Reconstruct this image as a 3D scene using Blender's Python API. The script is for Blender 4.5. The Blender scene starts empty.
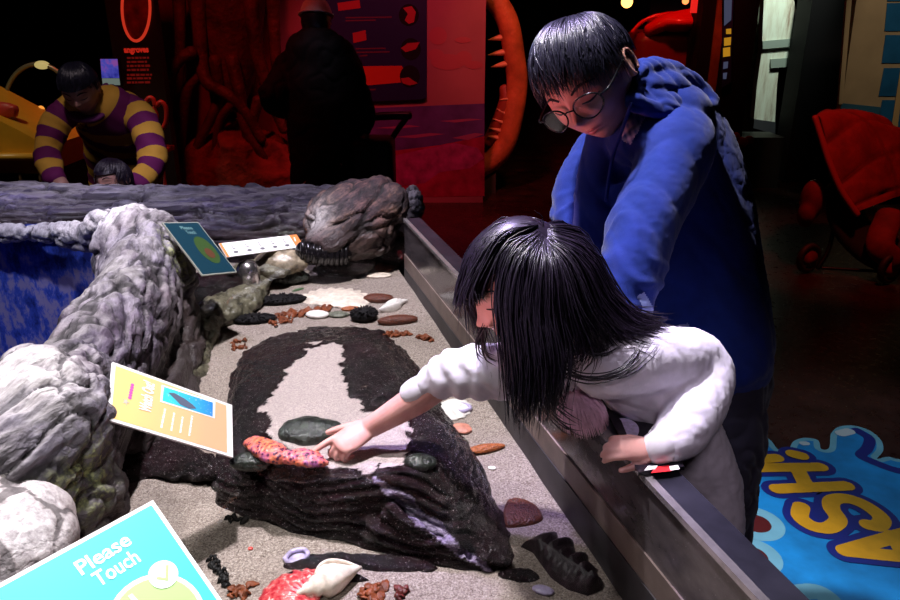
import bpy, bmesh, math, random
from mathutils.geometry import tessellate_polygon
import numpy as np
from mathutils import Vector, Matrix, Quaternion, noise
from mathutils.bvhtree import BVHTree
random.seed(7); noise.seed_set(7)
SC = bpy.context.scene
COL = SC.collection
PI = math.pi
# ------------------------------------------------------------------ camera
F = 750.0; TH = math.radians(21.0); CH = 1.5
cam_d = bpy.data.cameras.new('camera'); cam = bpy.data.objects.new('camera', cam_d); COL.objects.link(cam)
cam_d.sensor_width = 36; cam_d.lens = 36 * F / 900
cam_d.clip_start = .02; cam_d.clip_end = 60
cam.location = (0, 0, CH); cam.rotation_euler = (PI/2 - TH, 0, 0)
SC.camera = cam
CR = np.array([1.0, 0, 0]); CU = np.array([0, math.sin(TH), math.cos(TH)]); CF = np.array([0, math.cos(TH), -math.sin(TH)])
EYE = np.array([0, 0, CH])
def ray(px, py): return CF + CR*((px-450)/F) + CU*((300-py)/F)
def W(px, py, d): return EYE + ray(px, py)*d                      # point at depth d
def WZ(px, py, z): r = ray(px, py); return EYE + r*((z-CH)/r[2])    # point on level z
def WY(px, py, y): r = ray(px, py); return EYE + r*(y/r[1])         # point on the wall plane Y = y
def px_of(p):
    q = np.asarray(p) - EYE
    d = q @ CF
    return 450 + F*(q @ CR)/d, 300 - F*(q @ CU)/d
def camvec(x, y, z):                                                # camera basis (right, up, towards camera)
    v = CR*x + CU*y - CF*z
    return v/np.linalg.norm(v)
# ------------------------------------------------------------------ objects
ORI = {}
def thing(name, label, cat, loc=(0, 0, 0), group=None):
    o = bpy.data.objects.new(name, None); COL.objects.link(o)
    o.location = Vector(loc); o.empty_display_size = .05
    o['label'] = label; o['category'] = cat
    if group: o['group'] = group
    ORI[o] = Vector(loc)
    return o
def tag(o, label, cat, group=None):
    o['label'] = label; o['category'] = cat
    if group: o['group'] = group
    return o
def obj(name, vf, m, parent=None, label=None, smooth=True, attrs=None, origin=None):
    """world-space verts/faces -> one linked mesh object, local to its parent's base"""
    V, Fc = vf
    V = np.asarray(V, dtype=float)
    if parent is not None: o0 = ORI[parent]
    else:
        if origin is None:
            mn, mx = V.min(0), V.max(0); origin = ((mn[0]+mx[0])/2, (mn[1]+mx[1])/2, mn[2])
        o0 = Vector(origin)
    me = bpy.data.meshes.new(name)
    me.from_pydata((V - np.array(o0)).tolist(), [], [tuple(int(i) for i in f) for f in Fc])
    me.update()
    if smooth: me.polygons.foreach_set('use_smooth', [True]*len(me.polygons))
    if m is not None: me.materials.append(m)
    if attrs:
        for k, a in attrs.items():
            at = me.attributes.new(k, 'FLOAT', 'POINT'); at.data.foreach_set('value', np.asarray(a, dtype=np.float32))
    o = bpy.data.objects.new(name, me); COL.objects.link(o)
    ORI[o] = o0
    if parent is not None: o.parent = parent
    else: o.location = o0
    if label: o['label'] = label
    return o
def struct(name, vf, m, **k):
    o = obj(name, vf, m, **k); o['kind'] = 'structure'; return o
def dup(root, loc, label=None, rotz=0, scale=1.0, group=None):
    r = root.copy(); COL.objects.link(r); r.location = Vector(loc)
    r.rotation_euler = (0, 0, rotz); r.scale = (scale,)*3
    if label: r['label'] = label
    if group: r['group'] = group
    for ch in list(root.children):
        c = ch.copy(); COL.objects.link(c); c.parent = r
        for g in ch.children:
            d = g.copy(); COL.objects.link(d); d.parent = c
    return r
# ------------------------------------------------------------------ geometry
def join(parts):
    V, Fc, n = [], [], 0
    for v, f in parts:
        v = np.asarray(v, dtype=float)
        V.append(v); Fc += [tuple(i+n for i in q) for q in f]; n += len(v)
    return np.vstack(V), Fc
def cr(pts, n):
    """catmull-rom through rows (any number of columns)"""
    P = np.asarray(pts, dtype=float)
    if len(P) < 3:
        t = np.linspace(0, 1, n)[:, None]; return P[0]*(1-t) + P[-1]*t
    Q = np.vstack([2*P[0]-P[1], P, 2*P[-1]-P[-2]])
    out = []
    for t in np.linspace(0, len(P)-1, n):
        i = min(int(t), len(P)-2); u = t-i
        a, b, c, d = Q[i], Q[i+1], Q[i+2], Q[i+3]
        out.append(.5*((2*b)+(-a+c)*u+(2*a-5*b+4*c-d)*u*u+(-a+3*b-3*c+d)*u**3))
    return np.array(out)
def tube(pts, rad, segs=16, n=None, up=(0, 0, 1), cap=True, closed=False):
    """sweep; rad scalar, list of scalars or list of (side, up) radii"""
    P = np.asarray(pts, dtype=float)
    R = np.asarray(rad, dtype=float)
    if R.ndim == 0: R = np.full((len(P), 2), float(R))
    elif R.ndim == 1: R = np.stack([R, R], 1)
    if n:
        if closed: A = cr(np.hstack([np.vstack([P, P[:1]]), np.vstack([R, R[:1]])]), n+1)[:-1]
        else: A = cr(np.hstack([P, R]), n)
        P, R = A[:, :3], np.maximum(A[:, 3:], 1e-5)
    N = len(P)
    T = np.gradient(P, axis=0) if not closed else np.roll(P, -1, 0) - np.roll(P, 1, 0)
    T /= np.linalg.norm(T, axis=1)[:, None] + 1e-12
    up = np.asarray(up, dtype=float)
    side = np.cross(T[0], up)
    if np.linalg.norm(side) < 1e-3: side = np.cross(T[0], (1, 0, 0))
    side /= np.linalg.norm(side)
    V, Fc = [], []
    ang = np.linspace(0, 2*PI, segs, endpoint=False)
    def ring(c, s, u, ra, rb): return c + np.outer(np.cos(ang)*ra, s) + np.outer(np.sin(ang)*rb, u)
    rings = []
    for i in range(N):
        s = side - T[i]*(side @ T[i]); s /= np.linalg.norm(s)+1e-12
        side = s
        u = np.cross(s, T[i])
        if i == 0 and cap and not closed:
            for k in (.95, .75, .4): 
                rings.append(ring(P[0]-T[0]*R[0].mean()*k*.8, s, u, *(R[0]*math.sqrt(max(1-k*k, .03)))))
        rings.append(ring(P[i], s, u, *R[i]))
        if i == N-1 and cap and not closed:
            for k in (.4, .75, .95):
                rings.append(ring(P[i]+T[i]*R[i].mean()*k*.8, s, u, *(R[i]*math.sqrt(max(1-k*k, .03)))))
    V = np.vstack(rings); M = len(rings)
    for i in range(M-1 if not closed else M):
        j = (i+1) % M
        for k in range(segs):
            k2 = (k+1) % segs
            Fc.append((i*segs+k, j*segs+k, j*segs+k2, i*segs+k2))
    if not closed:
        Fc.append(tuple(range(segs))); Fc.append(tuple((M-1)*segs+k for k in reversed(range(segs))))
    return V, Fc
def ell(c, r, rot=None, nu=24, nv=14):
    """ellipsoid; rot = 3x3 whose rows are its axes"""
    c = np.asarray(c, dtype=float); r = np.asarray(r if np.ndim(r) else (r, r, r), dtype=float)
    V = [(0, 0, 1.0)]
    for j in range(1, nv):
        a = PI*j/nv
        for i in range(nu):
            b = 2*PI*i/nu; V.append((math.sin(a)*math.cos(b), math.sin(a)*math.sin(b), math.cos(a)))
    V.append((0, 0, -1.0)); V = np.array(V)*r
    if rot is not None: V = V @ np.asarray(rot)
    Fc = []
    for i in range(nu): Fc.append((0, 1+i, 1+(i+1) % nu))
    for j in range(nv-2):
        for i in range(nu):
            a = 1+j*nu; Fc.append((a+i, a+nu+i, a+nu+(i+1) % nu, a+(i+1) % nu))
    L = len(V)-1; a = 1+(nv-2)*nu
    for i in range(nu): Fc.append((L, a+(i+1) % nu, a+i))
    return V+c, Fc
def box(c, s, rot=None, bev=0):
    """axis-aligned (or rotated) box, optional bevel"""
    bm = bmesh.new(); bmesh.ops.create_cube(bm, size=1)
    for v in bm.verts: v.co = Vector((v.co.x*s[0], v.co.y*s[1], v.co.z*s[2]))
    if bev: bmesh.ops.bevel(bm, geom=bm.edges[:], offset=bev, segments=2, affect='EDGES', profile=.6)
    V = np.array([v.co[:] for v in bm.verts]); bm.verts.index_update()
    Fc = [tuple(v.index for v in f.verts) for f in bm.faces]; bm.free()
    if rot is not None: V = V @ np.asarray(rot)
    return V+np.asarray(c, dtype=float), Fc
def slab(P, thick, nrm=None):
    """polygon of 3-D points extruded by thick along -nrm"""
    P = np.asarray(P, dtype=float); n = len(P)
    if nrm is None:
        nrm = np.zeros(3)
        for i in range(n): nrm += np.cross(P[i], P[(i+1) % n])
    nrm = np.asarray(nrm, dtype=float); nrm = nrm/np.linalg.norm(nrm)
    V = np.vstack([P, P-nrm*thick])
    if n <= 4: caps = [tuple(range(n)), tuple(range(2*n-1, n-1, -1))]
    else:
        tr = tessellate_polygon([[Vector(p) for p in P]]); caps = []
        for a, b, c in tr:
            if np.cross(P[b]-P[a], P[c]-P[a]) @ nrm < 0: a, b, c = a, c, b
            caps += [(a, b, c), (a+n, c+n, b+n)]
    return V, caps+[(i, i+n, (i+1) % n+n, (i+1) % n) for i in range(n)]
def lathe(c, prof, segs=32, axis=None):
    """profile of (r, z) turned about z"""
    V, Fc = [], []
    for r, z in prof:
        for k in range(segs): V.append((r*math.cos(2*PI*k/segs), r*math.sin(2*PI*k/segs), z))
    for i in range(len(prof)-1):
        for k in range(segs):
            k2 = (k+1) % segs; Fc.append((i*segs+k, i*segs+k2, (i+1)*segs+k2, (i+1)*segs+k))
    Fc.append(tuple(reversed(range(segs)))); Fc.append(tuple((len(prof)-1)*segs+k for k in range(segs)))
    V = np.array(V)
    if axis is not None:
        q = Vector((0, 0, 1)).rotation_difference(Vector(axis)).to_matrix(); V = V @ np.array(q).T
    return V+np.asarray(c, dtype=float), Fc
def evalmesh(vf, mods):
    me = bpy.data.meshes.new('tmp'); me.from_pydata(np.asarray(vf[0]).tolist(), [], [tuple(int(i) for i in f) for f in vf[1]]); me.update()
    o = bpy.data.objects.new('tmp', me); COL.objects.link(o)
    for t, kw in mods:
        m = o.modifiers.new('m', t)
        for k, v in kw.items(): setattr(m, k, v)
    dg = bpy.context.evaluated_depsgraph_get(); dg.update()
    e = bpy.data.meshes.new_from_object(o.evaluated_get(dg))
    V = np.empty(len(e.vertices)*3); e.vertices.foreach_get('co', V)
    Fc = [tuple(p.vertices) for p in e.polygons]
    bpy.data.objects.remove(o); bpy.data.meshes.remove(me); bpy.data.meshes.remove(e)
    return V.reshape(-1, 3), Fc
def fuse(parts, voxel, smooth=6, fac=.5):
    mods = [('REMESH', dict(mode='VOXEL', voxel_size=voxel, adaptivity=0))]
    if smooth: mods.append(('SMOOTH', dict(factor=fac, iterations=smooth)))
    return evalmesh(join(parts), mods)
def normals(vf):
    V, Fc = vf
    N = np.zeros_like(V)
    q = np.array([f if len(f) == 4 else (f[0], f[1], f[2], f[2]) for f in Fc if len(f) in (3, 4)])
    n = np.cross(V[q[:, 2]]-V[q[:, 0]], V[q[:, 3]]-V[q[:, 1]])
    tri = q[:, 2] == q[:, 3]
    if tri.any(): n[tri] = np.cross(V[q[tri, 1]]-V[q[tri, 0]], V[q[tri, 2]]-V[q[tri, 0]])
    for k in range(4): np.add.at(N, q[:, k], n)
    return N/(np.linalg.norm(N, axis=1)[:, None]+1e-12)
def fbm(p, f, oct=4):
    v = 0; a = 1; s = 0
    for _ in range(oct):
        v += a*noise.noise(Vector((p[0]*f, p[1]*f, p[2]*f))); s += a; a *= .5; f *= 2.03
    return v/s
def displace(vf, fn):
    V, Fc = vf; N = normals(vf)
    d = np.array([fn(p, n) for p, n in zip(V, N)])
    return V+N*d[:, None], Fc
def frame(ax):
    """rows (a, b, ax) orthonormal"""
    ax = np.asarray(ax, dtype=float); ax = ax/np.linalg.norm(ax)
    a = np.cross((0, 0, 1), ax)
    if np.linalg.norm(a) < 1e-4: a = np.array((1.0, 0, 0))
    a /= np.linalg.norm(a)
    return np.array([a, np.cross(ax, a), ax])
def inpoly(x, y, poly):
    c = False; n = len(poly); j = n-1
    for i in range(n):
        xi, yi = poly[i]; xj, yj = poly[j]
        if (yi > y) != (yj > y) and x < (xj-xi)*(y-yi)/(yj-yi)+xi: c = not c
        j = i
    return c
# ------------------------------------------------------------------ materials
class NT:
    def __init__(s, name):
        s.m = bpy.data.materials.new(name); s.m.use_nodes = True; s.t = s.m.node_tree; s.t.nodes.clear()
        s.out = s.n('OutputMaterial'); s.tc = None
    def n(s, typ, **k):
        nd = s.t.nodes.new('ShaderNode'+typ)
        for a, v in k.items(): setattr(nd, a, v)
        return nd
    def set(s, nd, sock, v):
        i = nd.inputs[sock]
        if hasattr(v, 'node'): s.t.links.new(v, i)
        elif isinstance(v, (tuple, list)) and len(v) == 3 and i.type == 'RGBA': i.default_value = (*v, 1)
        else: i.default_value = v
    def co(s, scale=(1, 1, 1), rot=(0, 0, 0)):
        g = s.n('NewGeometry'); mp = s.n('Mapping'); s.t.links.new(g.outputs['Position'], mp.inputs['Vector'])
        mp.inputs['Scale'].default_value = scale; mp.inputs['Rotation'].default_value = rot
        return mp.outputs[0]
    def noise(s, scale, detail=4, rough=.55, vec=None, dist=0):
        nd = s.n('TexNoise'); s.set(nd, 'Scale', scale); s.set(nd, 'Detail', detail); s.set(nd, 'Roughness', rough); s.set(nd, 'Distortion', dist)
        s.t.links.new(vec if vec is not None else s.co(), nd.inputs['Vector'])
        return nd.outputs['Fac']
    def vor(s, scale, vec=None, out='Distance', feature='F1'):
        nd = s.n('TexVoronoi'); nd.feature = feature; s.set(nd, 'Scale', scale)
        s.t.links.new(vec if vec is not None else s.co(), nd.inputs['Vector'])
        return nd.outputs[out]
    def ramp(s, fac, stops, interp='LINEAR'):
        r = s.n('ValToRGB'); r.color_ramp.interpolation = interp
        e = r.color_ramp.elements
        while len(e) > 1: e.remove(e[-1])
        for i, (p, c) in enumerate(stops):
            if not isinstance(c, (tuple, list)): c = (c, c, c)
            el = e[0] if i == 0 else e.new(p)
            el.position = p; el.color = (*c, 1)
        s.t.links.new(fac, r.inputs[0]); return r.outputs[0]
    def mix(s, fac, a, b, blend='MIX'):
        m = s.n('Mix', data_type='RGBA', blend_type=blend)
        s.set(m, 0, fac)
        for i, v in ((6, a), (7, b)):
            if hasattr(v, 'node'): s.t.links.new(v, m.inputs[i])
            else: m.inputs[i].default_value = (*v, 1) if len(v) == 3 else v
        return m.outputs[2]
    def math(s, op, a, b=0, clamp=False):
        m = s.n('Math', operation=op); m.use_clamp = clamp
        for i, v in ((0, a), (1, b)):
            if hasattr(v, 'node'): s.t.links.new(v, m.inputs[i])
            else: m.inputs[i].default_value = v
        return m.outputs[0]
    def attr(s, name): a = s.n('Attribute'); a.attribute_name = name; return a.outputs['Fac']
    def bump(s, h, strength=.4, dist=.005, nrm=None):
        b = s.n('Bump'); b.inputs['Strength'].default_value = strength; b.inputs['Distance'].default_value = dist
        s.t.links.new(h, b.inputs['Height'])
        if nrm is not None: s.t.links.new(nrm, b.inputs['Normal'])
        return b.outputs[0]
    def bsdf(s, col, rough=.6, metal=0, spec=.5, nrm=None, **kw):
        b = s.n('BsdfPrincipled')
        s.set(b, 'Base Color', col); s.set(b, 'Roughness', rough); s.set(b, 'Metallic', metal); s.set(b, 'Specular IOR Level', spec)
        if nrm is not None: s.t.links.new(nrm, b.inputs['Normal'])
        for k, v in kw.items(): s.set(b, k.replace('_', ' '), v)
        s.t.links.new(b.outputs[0], s.out.inputs[0]); return b
def M(name, col, rough=.6, metal=0, spec=.5, var=.0, vs=30, bump=0, bs=200, bd=.002, **kw):
    t = NT(name); c = col
    if var:
        lo = tuple(max(0, x*(1-var)) for x in col); hi = tuple(min(1, x*(1+var)) for x in col)
        c = t.ramp(t.noise(vs), [(.3, lo), (.7, hi)])
    nr = t.bump(t.noise(bs, 5), bump, bd) if bump else None
    t.bsdf(c, rough, metal, spec, nr, **kw); return t.m
def EM(name, col, strength):
    t = NT(name); b = t.bsdf((0, 0, 0), .5); t.set(b, 'Emission Color', col); t.set(b, 'Emission Strength', strength); return t.m
# ------------------------------------------------------------------ printed flat things
class Sign:
    """flat rectangle recovered from its four image corners (TL, TR, BR, BL) at mean depth d; local x in [0,w], y in [0,h] upwards"""
    def __init__(s, c, d):
        r = [ray(*p) for p in c]
        A = np.stack([r[0], -r[1], r[2]], 1); x = np.linalg.solve(A, r[3])
        D = np.array([x[0], x[1], x[2], 1.0]); D *= d/D.mean()
        P = [EYE+r[i]*D[i] for i in range(4)]; s.init(P[0], P[1], P[3])
    @classmethod
    def pts(cls, tl, tr, bl):
        s = cls.__new__(cls); s.init(*map(np.asarray, (tl, tr, bl))); return s
    def init(s, tl, tr, bl):
        s.o = bl; s.w = np.linalg.norm(tr-tl); s.h = np.linalg.norm(tl-bl)
        s.x = (tr-tl)/s.w; y = (tl-bl)/s.h; s.n = np.cross(s.x, y); s.n /= np.linalg.norm(s.n); s.y = np.cross(s.n, s.x)
        if s.n @ (EYE-bl) < 0: s.flip = True
    def at(s, x, y, k=0): return s.o+s.x*x+s.y*y+s.n*k
    def poly(s, pts, k=.0006, th=.0004): return slab([s.at(x, y, k) for x, y in pts], th, s.n)
    def rrect(s, x0, y0, x1, y1, r, k=.0006, th=.0004, n=5):
        pts = []
        for cx, cy, a0 in ((x1-r, y1-r, 0), (x0+r, y1-r, 90), (x0+r, y0+r, 180), (x1-r, y0+r, 270)):
            for i in range(n+1):
                a = math.radians(a0+90*i/n); pts.append((cx+r*math.cos(a), cy+r*math.sin(a)))
        return s.poly(pts, k, th)
    def ellipse(s, cx, cy, rx, ry, k=.0006, th=.0004, n=32, rot=0):
        c, q = math.cos(rot), math.sin(rot)
        return s.poly([(cx+rx*math.cos(a)*c-ry*math.sin(a)*q, cy+rx*math.cos(a)*q+ry*math.sin(a)*c) for a in np.linspace(0, 2*PI, n, endpoint=False)], k, th)
    def text(s, txt, x, y, size, rot=0, k=.0008, bold=.02, align='LEFT', sx=1.0, th=.0004):
        cu = bpy.data.curves.new('t', 'FONT'); cu.body = txt; cu.size = size; cu.align_x = align; cu.offset = bold*size; cu.resolution_u = 3
        o = bpy.data.objects.new('t', cu); COL.objects.link(o)
        dg = bpy.context.evaluated_depsgraph_get(); dg.update()
        me = bpy.data.meshes.new_from_object(o.evaluated_get(dg))
        c, q = math.cos(rot), math.sin(rot)
        V = np.array([s.at(x+(v.co.x*sx)*c-v.co.y*q, y+(v.co.x*sx)*q+v.co.y*c, k) for v in me.vertices])
        Fc = [tuple(p.vertices) for p in me.polygons]
        bpy.data.objects.remove(o); bpy.data.curves.remove(cu); bpy.data.meshes.remove(me)
        return V, Fc
# ================================================================== materials of the pool
WL = .763                                                            # water level
def rock_mat(name, lo, mid, hi, moss_and_lit=True, rough=.75, bump=.8, wet=True, f=1.0, crk=.6, hue_c=(.60, .44, .50)):
    """uses the grain-stretched coordinate q stored on every rock"""
    t = NT(name)
    at = t.n('Attribute'); at.attribute_name = 'q'; v = at.outputs['Vector']
    a = t.noise(15*f, 8, .66, v, .5); b = t.noise(70*f, 6, .7, v); iso = t.noise(130, 4, .7)
    e = t.math('ADD', t.math('MULTIPLY', a, .62), t.math('MULTIPLY', b, .38))
    c = t.ramp(e, [(.36, lo), (.47, mid), (.60, hi)])
    c = t.mix(t.ramp(t.noise(6, 3, .5), [(.45, 0), (.62, .7)]), c, hue_c, 'MULTIPLY')
    c = t.mix(t.ramp(t.noise(4.3, 3, .5), [(.46, 0), (.6, .75)]), c, (.74, .68, 1.0), 'MULTIPLY')
    rg = t.math('ABSOLUTE', t.math('SUBTRACT', t.noise(11*f, 5, .6, v, .3), .5))
    crack = t.ramp(rg, [(0, 0), (.03, .75), (.07, 1)])
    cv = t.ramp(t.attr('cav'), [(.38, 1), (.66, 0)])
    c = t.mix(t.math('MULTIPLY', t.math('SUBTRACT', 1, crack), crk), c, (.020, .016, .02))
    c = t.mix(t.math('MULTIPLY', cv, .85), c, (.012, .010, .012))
    if moss_and_lit:
        ms = t.math('MULTIPLY', t.attr('moss_and_lit'), t.ramp(t.noise(45, 6, .7), [(.44, 0), (.60, 1)]))  # green growth, and on the ridge a lit patch put into the colour
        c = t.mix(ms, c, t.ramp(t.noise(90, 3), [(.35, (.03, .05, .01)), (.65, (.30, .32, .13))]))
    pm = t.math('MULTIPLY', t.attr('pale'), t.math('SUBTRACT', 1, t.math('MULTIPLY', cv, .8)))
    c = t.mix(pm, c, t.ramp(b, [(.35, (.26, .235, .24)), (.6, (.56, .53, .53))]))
    h = t.math('ADD', t.math('MULTIPLY', a, .8), t.math('MULTIPLY', b, .6))
    h = t.math('ADD', h, t.math('MULTIPLY', crack, .22)); h = t.math('ADD', h, t.math('MULTIPLY', iso, .22))
    if wet:                                                          # damp and dark at the water line
        g = t.n('NewGeometry'); sp = t.n('SeparateXYZ'); t.t.links.new(g.outputs['Position'], sp.inputs[0])
        z = t.math('ADD', sp.outputs['Z'], t.math('MULTIPLY', a, .06))
        w = t.ramp(z, [(.82, 1), (.92, 0)])
        c = t.mix(t.math('MULTIPLY', w, .85), c, (.030, .019, .016))
        r = t.math('SUBTRACT', rough, t.math('MULTIPLY', w, .42))
    else: r = rough
    t.bsdf(c, r, 0, .4, t.bump(h, bump, .010)); return t.m
def sand_col(t, pale=1.0):
    g = t.noise(300, 3, .85); g2 = t.noise(120, 3, .7); L = t.noise(6, 3, .5)
    c = t.ramp(g, [(.35, (.016, .010, .009)), (.43, (.21, .155, .135)), (.54, (.42, .34, .295)), (.65, (.80, .70, .63))])
    c = t.mix(.35, c, t.ramp(g2, [(.35, (.13, .10, .085)), (.65, (.50, .44, .39))]))
    c = t.mix(t.ramp(L, [(.38, .30), (.62, 0)]), c, (.22, .18, .15))
    return c, t.math('ADD', g, t.math('MULTIPLY', g2, .5))
t = NT('sand'); c, h = sand_col(t); t.bsdf(c, .85, 0, .15, t.bump(h, .9, .004)); m_sand = t.m
# black wet rock with sand caught in its bedding and a sandy top
t = NT('wet_black_rock')
v = t.co((1, 1, 6)); a = t.noise(22, 8, .65, v, .8); b = t.noise(110, 5, .7); a2 = t.noise(9, 4, .6)
rc = t.ramp(a, [(.30, (.001, .0007, .001)), (.5, (.005, .003, .0035)), (.66, (.022, .012, .016)), (.8, (.06, .045, .05))])
rc = t.mix(t.ramp(a2, [(.40, 0), (.62, .6)]), rc, (.018, .004, .007))
sc_, sh_ = sand_col(t)
vf_ = t.co((1.2, 1.2, 9)); fl = t.ramp(t.noise(30, 6, .72, vf_, .4), [(.645, 0), (.68, 1)])
wh = t.ramp(t.noise(260, 2, .8), [(.5, .25), (.62, 1)])
rc = t.mix(t.math('MULTIPLY', t.math('MULTIPLY', fl, wh), .65), rc, sc_)
gl_ = t.ramp(t.noise(330, 2, .7), [(.655, 0), (.70, .7)]); rc = t.mix(gl_, rc, (.42, .36, .38))  # tiny pale flecks: wet glints painted into the rock colour
rc = t.mix(t.attr('sand'), rc, t.mix(.35, sc_, (.80, .66, .70)))
rc = t.mix(t.attr('fringe'), rc, t.ramp(b, [(.4, (.20, .15, .26)), (.6, (.55, .45, .66))]))
h = t.math('ADD', t.math('MULTIPLY', a, 1.2), t.math('MULTIPLY', b, .55))
ro = t.math('ADD', t.ramp(b, [(.35, .06), (.65, .28)]), t.math('MULTIPLY', t.attr('sand'), .5))
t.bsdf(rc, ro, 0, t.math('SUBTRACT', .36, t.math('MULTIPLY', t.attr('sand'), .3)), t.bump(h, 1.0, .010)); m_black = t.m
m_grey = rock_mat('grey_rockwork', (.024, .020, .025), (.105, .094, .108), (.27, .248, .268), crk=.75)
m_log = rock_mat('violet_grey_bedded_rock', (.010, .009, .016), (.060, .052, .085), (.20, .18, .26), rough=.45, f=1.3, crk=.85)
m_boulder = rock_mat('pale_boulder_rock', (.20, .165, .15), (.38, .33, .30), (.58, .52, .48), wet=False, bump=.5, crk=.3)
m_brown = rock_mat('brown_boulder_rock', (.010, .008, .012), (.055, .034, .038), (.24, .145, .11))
m_olive = M('olive_wet_stone', (.10, .092, .06), .28, 0, .5, .8, 35, .8, 90, .006)
m_glaze = M('dark_glazed_stone', (.018, .022, .018), .18, 0, .6, .9, 60, .8, 120, .006)
# ================================================================== touch pool: tank
A0 = WZ(758.7, 597, .88); B0 = WZ(440, 257, .88)
u_in = (B0-A0)/np.linalg.norm(B0-A0)                                  # along the wall, away from the viewer
n_in = np.array([-u_in[1], u_in[0], 0])                               # towards the pool
A = A0-u_in*.55; B = B0+u_in*.42
def along(base, off, z): return np.array([*(base+n_in*off)[:2], z])
def strip(sec, name, m, parent, label=None):
    """closed section of (offset, z) swept along the wall"""
    n = len(sec); V = [along(A, o, z) for o, z in sec]+[along(B, o, z) for o, z in sec]
    Fc = [tuple(range(n)), tuple(range(2*n-1, n-1, -1))]+[(i, i+n, (i+1) % n+n, (i+1) % n) for i in range(n)]
    return obj(name, (V, Fc), m, parent, label, smooth=False)
t = NT('acrylic_grey')                                                # dull clear wall, dark hall behind it
v = t.co((1, 1, 2)); s1 = t.noise(14, 5, .6, v); s2 = t.noise(300, 2, .6)
c = t.ramp(s1, [(.35, (.085, .072, .078)), (.65, (.15, .128, .135))])
c = t.mix(t.ramp(s2, [(.70, 0), (.74, .5)]), c, (.35, .33, .36))
t.bsdf(c, t.ramp(s1, [(.3, .13), (.7, .26)]), .45, .6, t.bump(s1, .08, .002)); m_pane = t.m
m_rim = M('dark_anodised_rim', (.060, .058, .085), .30, .7, .5, .35, 12, .1, 300, .0005)
m_bead = M('bright_rim_edge', (.42, .38, .40), .25, .7, .5, .2, 40)
m_sand_refl = M('brown_sand_reflection', (.22, .165, .145), .45, .1, .4, .35, 9)
m_kick = M('dark_kick_strip', (.040, .036, .042), .5, .1, .4, .5, 10)
pool = thing('touch_pool', 'long open touch pool with grey clear side wall and dark metal rim', 'touch pool', (0.2, 1.3, 0))
strip([(0, WL-.008), (0, .876), (-.012, .876), (-.012, WL-.008)], 'wall_panel', m_pane, pool, 'grey clear pool wall panel above the water')
strip([(0.004, .872), (0.004, .8815), (-.008, .8815), (-.008, .872)], 'edge_bead', m_bead, pool, 'bright thin inner edge of the rim')
strip([(-.008, .868), (-.008, .8800), (-.052, .8800), (-.052, .845), (-.046, .845), (-.046, .868)], 'rim', m_rim, pool, 'dark blue-grey flat metal rim')
strip([(.0025, .712), (.003, WL), (-.012, WL), (-.012, .712)], 'ledge', m_sand_refl, pool, 'brown strip imitating sand reflected in the wall just under the water')  # no real ledge: sand reflected in the wall, painted as a brown strip
strip([(.004, .60), (.0045, .714), (-.012, .714), (-.012, .60)], 'skirt_strip', m_kick, pool, 'dark strip of the wall above the sand')
strip([(-.020, .0), (-.020, .868), (-.044, .868), (-.044, 0)], 'outer_panel', M('outer_panel_dark', (.03, .028, .035), .4), pool)
strip([(.004, .0), (.004, .60), (-.012, .60), (-.012, .0)], 'inner_panel', M('inner_panel_dark', (.03, .028, .03), .6), pool)
# sand bed
def sand_z(x, y):
    f = min(1, max(0, (y-.95)/1.4))
    return .640+.040*f + .006*fbm((x, y, .3), 5, 3)
NX, NY = 190, 260
V = []; Fc = []
for j in range(NY+1):
    y = .30+(2.75-.30)*j/NY
    xr = (A+(B-A)*((y-A[1])/(B[1]-A[1])))[0]-.003
    xl_ = float(np.interp(y, [.3, 1.0, 1.5, 1.9, 2.3, 2.75], [-.55, -.62, -.72, -.86, -1.0, -1.05]))
    for i in range(NX+1):
        x = xl_+(xr-xl_)*i/NX
        V.append((x, y, sand_z(x, y)))
for j in range(NY):
    for i in range(NX):
        a_ = j*(NX+1)+i; Fc.append((a_, a_+1, a_+NX+2, a_+NX+1))
sand = obj('pool_sand', (V, Fc), m_sand); sand['kind'] = 'stuff'
tag(sand, 'bed of coarse pale speckled sand across the bottom of the touch pool', 'sand')
# water
t = NT('pool_water'); fr = t.n('Fresnel'); fr.inputs['IOR'].default_value = 1.33
nb = t.bump(t.math('ADD', t.noise(9, 2, .5), t.math('MULTIPLY', t.noise(38, 2, .5), .25)), .10, .02)
t.t.links.new(nb, fr.inputs['Normal'])
tr = t.n('BsdfTransparent'); tr.inputs[0].default_value = (.97, .98, .97, 1)
gl = t.n('BsdfGlossy'); gl.inputs['Roughness'].default_value = .02; t.t.links.new(nb, gl.inputs['Normal'])
mx = t.n('MixShader'); t.t.links.new(t.math('MULTIPLY', fr.outputs[0], .8), mx.inputs[0]); t.t.links.new(tr.outputs[0], mx.inputs[1]); t.t.links.new(gl.outputs[0], mx.inputs[2]); t.t.links.new(mx.outputs[0], t.out.inputs[0])
m_water = t.m
V = []; Fc = []
ny, nx = 60, 30
for j in range(ny+1):
    y = .35+(2.50-.35)*j/ny; xr = (A+(B-A)*((y-A[1])/(B[1]-A[1])))[0]-.006
    xl = -.95 if y > 1.2 else -.62
    for i in range(nx+1): V.append((xl+(xr-xl)*i/nx, y, WL+.0006*noise.noise(Vector((xl*9+i, y*14, 0)))))
for j in range(ny):
    for i in range(nx): a_ = j*(nx+1)+i; Fc.append((a_, a_+1, a_+nx+2, a_+nx+1))
water = obj('pool_water', (V, Fc), m_water); water['kind'] = 'stuff'
tag(water, 'clear shallow water lying still over the sand of the touch pool', 'water')
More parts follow.
